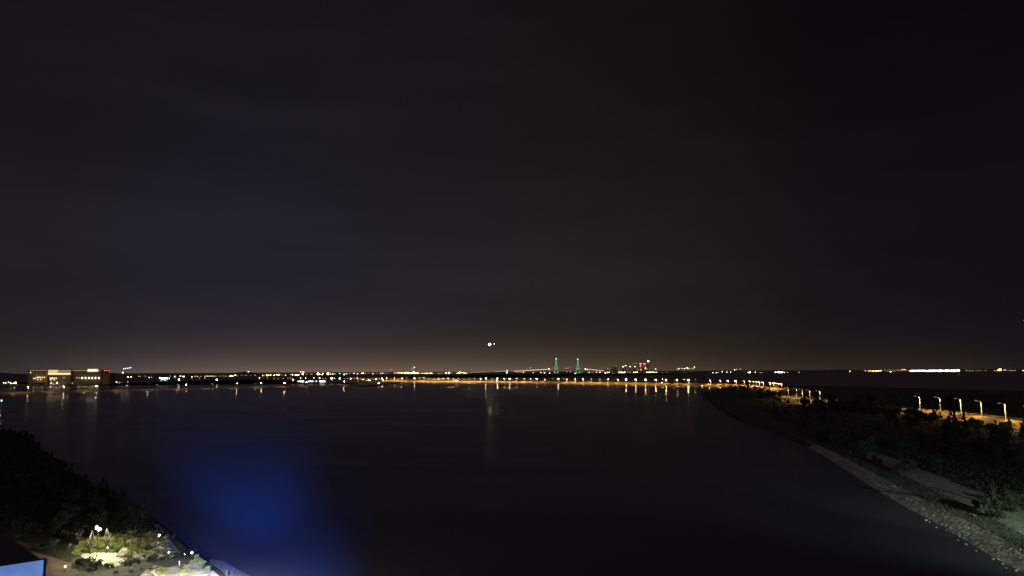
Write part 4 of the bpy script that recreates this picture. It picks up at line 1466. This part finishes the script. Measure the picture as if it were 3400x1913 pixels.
# teal lit kiosk
tk = empty('kiosk', (aty(544, 1262, 3100).x, 3100, 2.0))
tag(tk, 'small service building with glowing teal canopy on the dark far bank', 'building')
bx(tk, 'wall', 531, 557, 1259.5, 1266, 3100, 14, M['concrete'], 0.5)
bx(tk, 'canopy', 529, 534, 1255, 1258, 3100, 2, lit((0.75, 1.0, 0.95), 5.0), -1)
bx(tk, 'canopy', 534.5, 547, 1256.5, 1261, 3100, 2, lit((0.55, 1.0, 0.95), 6.0), -1)
bx(tk, 'canopy', 547.5, 557, 1255.5, 1259.8, 3100, 2, lit((0.45, 1.0, 0.92), 5.0), -1)
bx(tk, 'window', 545, 550.5, 1261.5, 1265, 3100, 0.6, lit((0.30, 0.9, 0.75), 2.0), -0.3)
bx(tk, 'window', 534, 537, 1262.5, 1267, 3100, 0.6, lit((0.35, 0.8, 0.7), 0.9), -0.3)
bx(tk, 'window', 551.5, 556, 1261, 1266.5, 3100, 0.6, lit((0.1, 0.45, 0.40), 0.9), -0.3)

# pale low terminal
tb = empty('terminal_building', (aty(700, 1250, 6200).x, 6200, 2.0))
tag(tb, 'long low terminal building glowing pale yellow, left of the small dark hill', 'building')
bx(tb, 'wall', 678, 745, 1249, 1256, 6200, 60, M['pale'], 1)
for i in range(12):
    x0 = 679 + i * 3.3
    hh = (1.6, 2.2, 2.8, 3.4)[i % 4] if i < 10 else 1.6
    bx(tb, 'window', x0, x0 + 2.6, 1252.5 - hh, 1252.5, 6200, 1, lit((1.0, 0.80, 0.46), 0.9 if i % 3 else 1.5), -1)

# low white lit building
lb_ = empty('toll_building', (aty(1033, 1268, 2500).x, 2500, 2.0))
tag(lb_, 'long low building with a white lit front behind the left road', 'building')
bx(lb_, 'wall', 984, 1081, 1264.5, 1271.5, 2500, 16, M['concrete'], 0.5)
bx(lb_, 'roof', 982, 1083, 1263.6, 1264.5, 2500, 20, M['dark'], -1)
for x0, x1, c, s in ((988, 993, COOL, 1.2), (994, 1001, COOL, 2.6), (1002, 1009, COOL, 2.4), (1023, 1026, WHITE, 1.5), (1027, 1034, WHITE, 2.0), (1035, 1041, WHITE, 1.4), (1048, 1052, WHITE, 1.6), (1061, 1069, WHITE, 5.0),
                     (1069.5, 1078, COOL, 6.0)):
    bx(lb_, 'window', x0, x1, 1265.8, 1270.0 if s > 2 else 1269.3, 2500, 0.6, lit(c, s), -0.3)

# orange lit land around the bend of the road: yard lamps
row([(1190, 1262.5, 0, ORANGE), (1205, 1262, 0, ORANGE), (1222, 1261.5, 0, ORANGE), (1240, 1261, 0, ORANGE), (1262, 1261, 0, ORANGE), (1283, 1261, 0, ORANGE)], 'yard_lamp', 'low orange lamp', 'over the lit yard at the road bend',
    'yard lamps at the road bend', 12.0, sample=True)
yl = bpy.data.materials
strip('yard', [(1192, 1283), (1240, 1282), (1290, 1276), (1330, 1270), (1300, 1264), (1150, 1266), (1120, 1271), (1180, 1275)], M['sand'], 2.03)
for i, (x, y) in enumerate(((1165, 1268), (1205, 1269), (1228, 1274), (1250, 1268), (1272, 1272))):
    p = onz(x, y, 2)
    t = copy_tree(P_mid)
    t.location = (p.x, p.y, 2)
    t.scale = (0.8, 0.8, 1.0)
    tag(t, 'orange yard light on the lit land at the road bend, %s from left' % nth(i + 1), 'yard light', 'yard lights at the road bend')

# distant towers with red beacons
TY = 9300.0


def tower(x0, x1, yt, label, beacons=(), wins=(), yb=1240):
    t = empty('tower_block', (aty((x0 + x1) / 2, yb, TY).x, TY, 2.0))
    tag(t, label, 'tower block', 'distant tower blocks')
    bx(t, 'wall', x0, x1, yt, yb, TY, 40, M['concrete'], 2)
    bx(t, 'roof', x0 - 0.6, x1 + 0.6, yt - 0.8, yt, TY, 44, M['dark'])
    for (x, y, c, s, w, h) in beacons:
        bx(t, 'beacon', x - w / 2, x + w / 2, y - h / 2, y + h / 2, TY, 4, lit(c, s), -6)
    for (x, y, c, s, w, h) in wins:
        bx(t, 'window', x - w / 2, x + w / 2, y - h / 2, y + h / 2, TY, 1, lit(c, s), -1)
    return t


PK = (1.0, 0.22, 0.20)
tower(2123, 2131, 1211, 'distant tower with two stacked red beacons, left of the pair', ((2127, 1209.5, PK, 3.0, 7, 2.6), (2126.5, 1217, PK, 2.5, 5, 2.6)), ((2127, 1224, WARM, 0.6, 2, 2), (2128, 1230, WARM, 1.0, 3, 5), (2121, 1229, WARM, 0.5, 3, 2)))
tower(2135.5, 2144, 1211.5, 'distant tower with a red crown light, right of the pair', ((2139.5, 1210, PK, 3.0, 7, 2.4), (2144, 1217, RED, 1.5, 1.8, 2.2)),
      ((2137, 1220, YEL, 0.16, 1.2, 9), (2140, 1224, YEL, 0.2, 1.2, 14), (2143.5, 1224.5, WARM, 4.0, 3.2, 3.2)))
tower(2148.5, 2156, 1204, 'tallest distant tower with a white light on top', ((2152, 1201, WHITE, 6.0, 4.5, 4.5), (2152, 1212.5, RED, 0.35, 3, 1.0)), ((2150, 1227.5, WARM, 0.4, 4, 2),))
tower(2066, 2078, 1221, 'low distant tower with white and red roof lights, farthest left of its row', ((2068.5, 1219.5, WHITE, 3.5, 3, 3), (2073, 1218, PK, 1.8, 5, 1.6), (2077.5, 1216, WHITE, 3.0, 3, 2.4)))
tower(2089, 2096, 1221.5, 'low distant tower with one white roof light, second in its row', ((2092, 1219.2, WHITE, 3.0, 2.6, 3),))
tower(2104, 2112, 1221.5, 'low distant tower with a white roof light under two faint dots', ((2108, 1219.3, WHITE, 3.0, 3, 2.6), (2103, 1209.5, WHITE, 0.3, 1.6, 2), (2112, 1208.5, WHITE, 0.5, 1.8, 2.4)))
tower(2174, 2180, 1229, 'low distant block with a slanting white light, right of the tall towers', ((2177, 1227, WHITE, 2.0, 2.6, 3),))
tower(2014, 2021, 1228, 'low distant block with a dim light between bridge and towers', ((2017.5, 1226, WARM, 0.7, 3, 3),))
tower(2032, 2050, 1221, 'dim distant block with faint roof dots left of the towers', ((2035, 1224, WARM, 0.25, 2, 2), (2046, 1217.5, WARM, 0.5, 3, 2.4)))
tower(3314, 3326, 1227.5, 'two storey yellow lit block on the far right shore', ((3320, 1227.2, YEL, 3.0, 8, 2.8), (3318, 1230.6, YEL, 4.0, 12, 2.2), (3336, 1230.6, YG, 0.9, 10, 2.4), (3306, 1232.5, WARM, 0.8, 14, 1.4)), (), 1236)

# ------------------------------------------------------------------ cable-stayed bridge
BY = 11600.0
br = empty('cable_stayed_bridge', (aty(1882, 1242, BY).x, BY, 0.0))
tag(br, 'distant cable stayed bridge with two green lit pylons and cyan lights on top', 'bridge')
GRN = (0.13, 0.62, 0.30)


def B3(px, py, dy=0.0):
    p = aty(px, py, BY)
    return Vector((p.x - br.location.x, dy, p.z))


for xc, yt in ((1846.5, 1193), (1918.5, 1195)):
    m = MB()
    foot, knee, split, topp = 6.0, 7.0, 1213, yt
    for s in (-1, 1):
        m.tube([B3(xc + s * foot, 1244), B3(xc + s * knee, 1237), B3(xc + s * 5.4, 1227), B3(xc + s * 3.0, 1219), B3(xc + s * 0.9, 1208), B3(xc, yt)], [5.5, 5, 4.5, 4, 4, 4], 6)
    m.tube([B3(xc - 5.5, 1230), B3(xc + 5.5, 1230)], [4, 4], 6)
    py_ = m.build('pylon', M['concrete'], br)
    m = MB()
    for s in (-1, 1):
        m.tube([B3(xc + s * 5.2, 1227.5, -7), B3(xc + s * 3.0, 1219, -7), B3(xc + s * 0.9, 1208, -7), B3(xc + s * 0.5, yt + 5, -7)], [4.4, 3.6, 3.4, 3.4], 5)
    m.build('floodlit_glow', lit(GRN, 1.0), py_)  # floodlight on the upper legs, put in as glowing tubes
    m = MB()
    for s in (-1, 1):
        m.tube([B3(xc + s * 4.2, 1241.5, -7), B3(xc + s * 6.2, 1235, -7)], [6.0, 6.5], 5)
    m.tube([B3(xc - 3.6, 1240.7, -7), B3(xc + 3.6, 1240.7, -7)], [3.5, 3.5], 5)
    m.build('floodlit_glow', lit((0.10, 0.85, 0.33), 1.1), py_)  # lower legs: floodlight put in as glowing tubes too
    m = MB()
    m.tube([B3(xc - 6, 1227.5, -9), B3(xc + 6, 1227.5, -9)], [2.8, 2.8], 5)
    m.build('crossbeam_glow', lit((0.75, 0.95, 0.42), 0.8), py_)  # floodlit crossbeam, put in as a glowing tube
    m = MB()
    m.ball(B3(xc, yt + 0.3, -8), 13.5, 1, 0, (1, 1, 1.1))
    m.build('top_light', lit((0.22, 0.80, 1.0), 1.5), py_)
    m = MB()
    for k in range(1, 9):
        for s in (-1, 1):
            a = B3(xc + s * 0.6, yt + 2 + k * 0.8)
            b = B3(xc + s * (k * 4.2 + 3), 1229.5)
            m.tube([a, b], [0.35, 0.35], 3)
    m.build('stay_cables', M['metal'], br)
m = MB()
dk = [(1560, 1243), (1640, 1239.5), (1705, 1235.5), (1760, 1232.5), (1820, 1228.8), (1846, 1227.8), (1882, 1227.2), (1918, 1227.8), (1944, 1228.5), (1975, 1231.5), (2006, 1235), (2060, 1239.5), (2110, 1243)]
for i in range(len(dk) - 1):
    a, b = B3(*dk[i]), B3(*dk[i + 1])
    m.tube([a, b], [3.0, 3.0], 4)
m.build('deck', M['concrete'], br)
for seg, s in ((((1705, 1234.6), (1760, 1231.6), (1818, 1227.8)), 1.0), (((1946, 1227.3), (1975, 1230.4), (2004, 1233.6)), 0.9)):
    m = MB()
    m.tube([B3(x, y, -6) for x, y in seg], [4.0] * 3, 5)
    m.build('deck_lights', lit((1.0, 0.88, 0.55), s), br)
m = MB()
m.tube([B3(1820, 1227.5, -6), B3(1838, 1227, -6)], [1.4, 1.4], 5)
m.tube([B3(1874, 1225, -6), B3(1896, 1223.5, -6)], [3.2, 2.0], 5)
m.build('deck_lights', lit((1.0, 0.80, 0.55), 0.5), br)
for x, y, s in ((1822.5, 1227, 5.0), (1943, 1227, 5.0), (1949, 1228.5, 2.0)):
    m = MB()
    m.ball(B3(x, y, -9), 7.5, 1)
    m.build('deck_lamp', lit(WHITE, s), br)
for x, yt in ((1718, 1236), (1739, 1235), (1758, 1233), (1775, 1232), (1795, 1230), (1815, 1229.5), (1960, 1231), (1978, 1232.5), (1995, 1234.5)):
    m = MB()
    m.tube([B3(x, yt), B3(x, 1243.5)], [3.4, 3.8], 6)
    m.build('pier', M['concrete'], br)
m = MB()
m.ball(B3(1761, 1223.5, -6), 5.5, 1)
m.build('mast_beacon', lit((1.0, 0.45, 0.4), 2.2), br)
m = MB()
m.tube([B3(1761, 1224), B3(1761, 1232)], [1.5, 2.5], 5)
m.build('mast', M['metal'], br)


# ------------------------------------------------------------------ aircraft
def aircraft(px, py, Y, label, s, r1, l1, r2=None, l2=0, dpx=17, dpy=-2, heading=0.2):
    p = aty(px, py, Y)
    t = empty('aircraft', p, heading)
    t.scale = (s, s, s)
    tag(t, label, 'aircraft')
    m = MB()
    m.tube([(0, -18, -0.4), (0, -16, 0), (0, -10, 0.2), (0, 10, 0.2), (0, 18, 0.9)], [0.4, 1.4, 1.95, 1.9, 0.4], 12)
    m.build('fuselage', M['pale'], t, smooth=True)
    for sg in (-1, 1):
        m = MB()
        m.add([(sg * 1.6, -4, -0.6), (sg * 17, 4.5, 0.8), (sg * 17, 6, 0.8), (sg * 1.6, 3.5, -0.6), (sg * 1.6, -4, -0.1), (sg * 17, 4.5, 0.95), (sg * 17, 6, 0.95), (sg * 1.6, 3.5, -0.1)],
              [(0, 1, 2, 3), (4, 7, 6, 5), (0, 4, 5, 1), (1, 5, 6, 2), (2, 6, 7, 3), (3, 7, 4, 0)])
        w = m.build('wing', M['pale'], t)
        m = MB()
        m.tube([(sg * 5.5, -4.5, -1.6), (sg * 5.5, -1.0, -1.6)], [1.0, 0.75], 10)
        m.build('engine', M['metal'], w)
        m = MB()
        m.add([(sg * 0.4, 14, 1), (sg * 6, 17, 1.4), (sg * 6, 18, 1.4), (sg * 0.4, 17, 1), (sg * 0.4, 14, 1.2), (sg * 6, 17, 1.5), (sg * 6, 18, 1.5), (sg * 0.4, 17, 1.2)],
              [(0, 1, 2, 3), (4, 7, 6, 5), (0, 4, 5, 1), (1, 5, 6, 2), (2, 6, 7, 3), (3, 7, 4, 0)])
        m.build('tailplane', M['pale'], t)
    m = MB()
    m.add([(-0.15, 12, 1.6), (-0.15, 17.5, 7), (-0.15, 18.8, 7), (-0.15, 17.5, 1.4), (0.15, 12, 1.6), (0.15, 17.5, 7), (0.15, 18.8, 7), (0.15, 17.5, 1.4)],
          [(0, 1, 2, 3), (4, 7, 6, 5), (0, 4, 5, 1), (1, 5, 6, 2), (2, 6, 7, 3), (3, 7, 4, 0)])
    m.build('tail_fin', M['pale'], t)
    m = MB()
    m.ball((0, -21, -1.0), r1 / s, 2)
    m.build('landing_light', lampmat((1.0, 0.86, 0.60), l1), t)
    if r2:
        q = aty(px + dpx, py + dpy, Y) - p
        m = MB()
        v = Matrix.Rotation(-heading, 3, 'Z') @ q / s
        m.ball(v, r2 / s, 1)
        m.build('wing_light', lampmat(WHITE, l2), t)
    return t


aircraft(1624, 1145.5, 4200, 'landing aircraft with one big and one small white light above the bay', 1.0, 7.0, 6, 1.9, 10)
aircraft(3401.5, 1066, 5200, 'faraway aircraft light half cut by the right edge', 1.0, 4.2, 2.2, heading=-0.5)


# ------------------------------------------------------------------ cars on the causeway
def make_car():
    t = empty('car')
    m = MB()
    prof = [(-2.2, 0.45), (-2.2, 0.85), (-1.2, 1.0), (-0.6, 1.45), (0.9, 1.45), (1.6, 1.0), (2.2, 0.9), (2.2, 0.45)]
    vs = [(x, y_, z) for y_ in (-0.88, 0.88) for x, z in prof]
    k = len(prof)
    fs = [tuple(range(k)), tuple(reversed(range(k, 2 * k)))] + [((i + 1) % k, i, k + i, k + (i + 1) % k) for i in range(k)]
    m.add(vs, fs)
    m.build('body', M['carpaint'], t)
    m = MB()
    for sy in (-0.89, 0.89):
        m.add([(-1.0, sy, 1.02), (-0.55, sy, 1.38), (0.85, sy, 1.38), (1.35, sy, 1.02)], [(0, 1, 2, 3)])
    m.build('side_window', M['glass'], t)
    for x in (-1.35, 1.35):
        for y_ in (-0.85, 0.85):
            m = MB()
            m.tube([(x, y_ - 0.1, 0.33), (x, y_ + 0.1, 0.33)], [0.33, 0.33], 12)
            m.build('wheel', M['tyre'], t)
    for y_ in (-0.62, 0.62):
        m = MB()
        m.ball((2.25, y_, 0.72), 0.42, 1)
        m.build('headlight', lampmat(COOL, 60.0, False), t)
    return t


car = make_car()
for i, (x, lab, line, dz) in enumerate(((1515, 'car with bluish white headlights on the left half of the causeway', RL, DECK_R), (1650, 'car with white headlights on the middle of the causeway', RL, DECK_R),
                                        (1258, 'car with big white headlights where the left road bends', LL, DECK_L), (2198, 'car with faint pale lights on the right part of the causeway', RL, DECK_R))):
    p, t = place_on(line, x)
    o = car if i == 0 else copy_tree(car)
    if x == 1258:
        p = onz(1258, 1276.5, 2.6)
    o.location = (p.x, p.y, dz + 0.06)
    o.rotation_euler = (0, 0, math.atan2(-p.y, -p.x))
    s = (2.0, 2.0, 2.6, 1.1)[i] * 0.6
    o.scale = (s, s, s)
    tag(o, lab, 'car', 'cars on the causeway')
far_lamp(2331, 1282, 2, (1.0, 0.5, 0.22), 'warning_light', 'single orange warning light at the foot of the causeway', None, 1.6, sample=False)

if len(bpy.data.objects) > 0:
    # unused tree prototypes are not part of the place
    for k in TP:
        for e in TP[k]:
            if not e[1]:
                for c in kids(e[0]):
                    bpy.data.objects.remove(c)
                bpy.data.objects.remove(e[0])
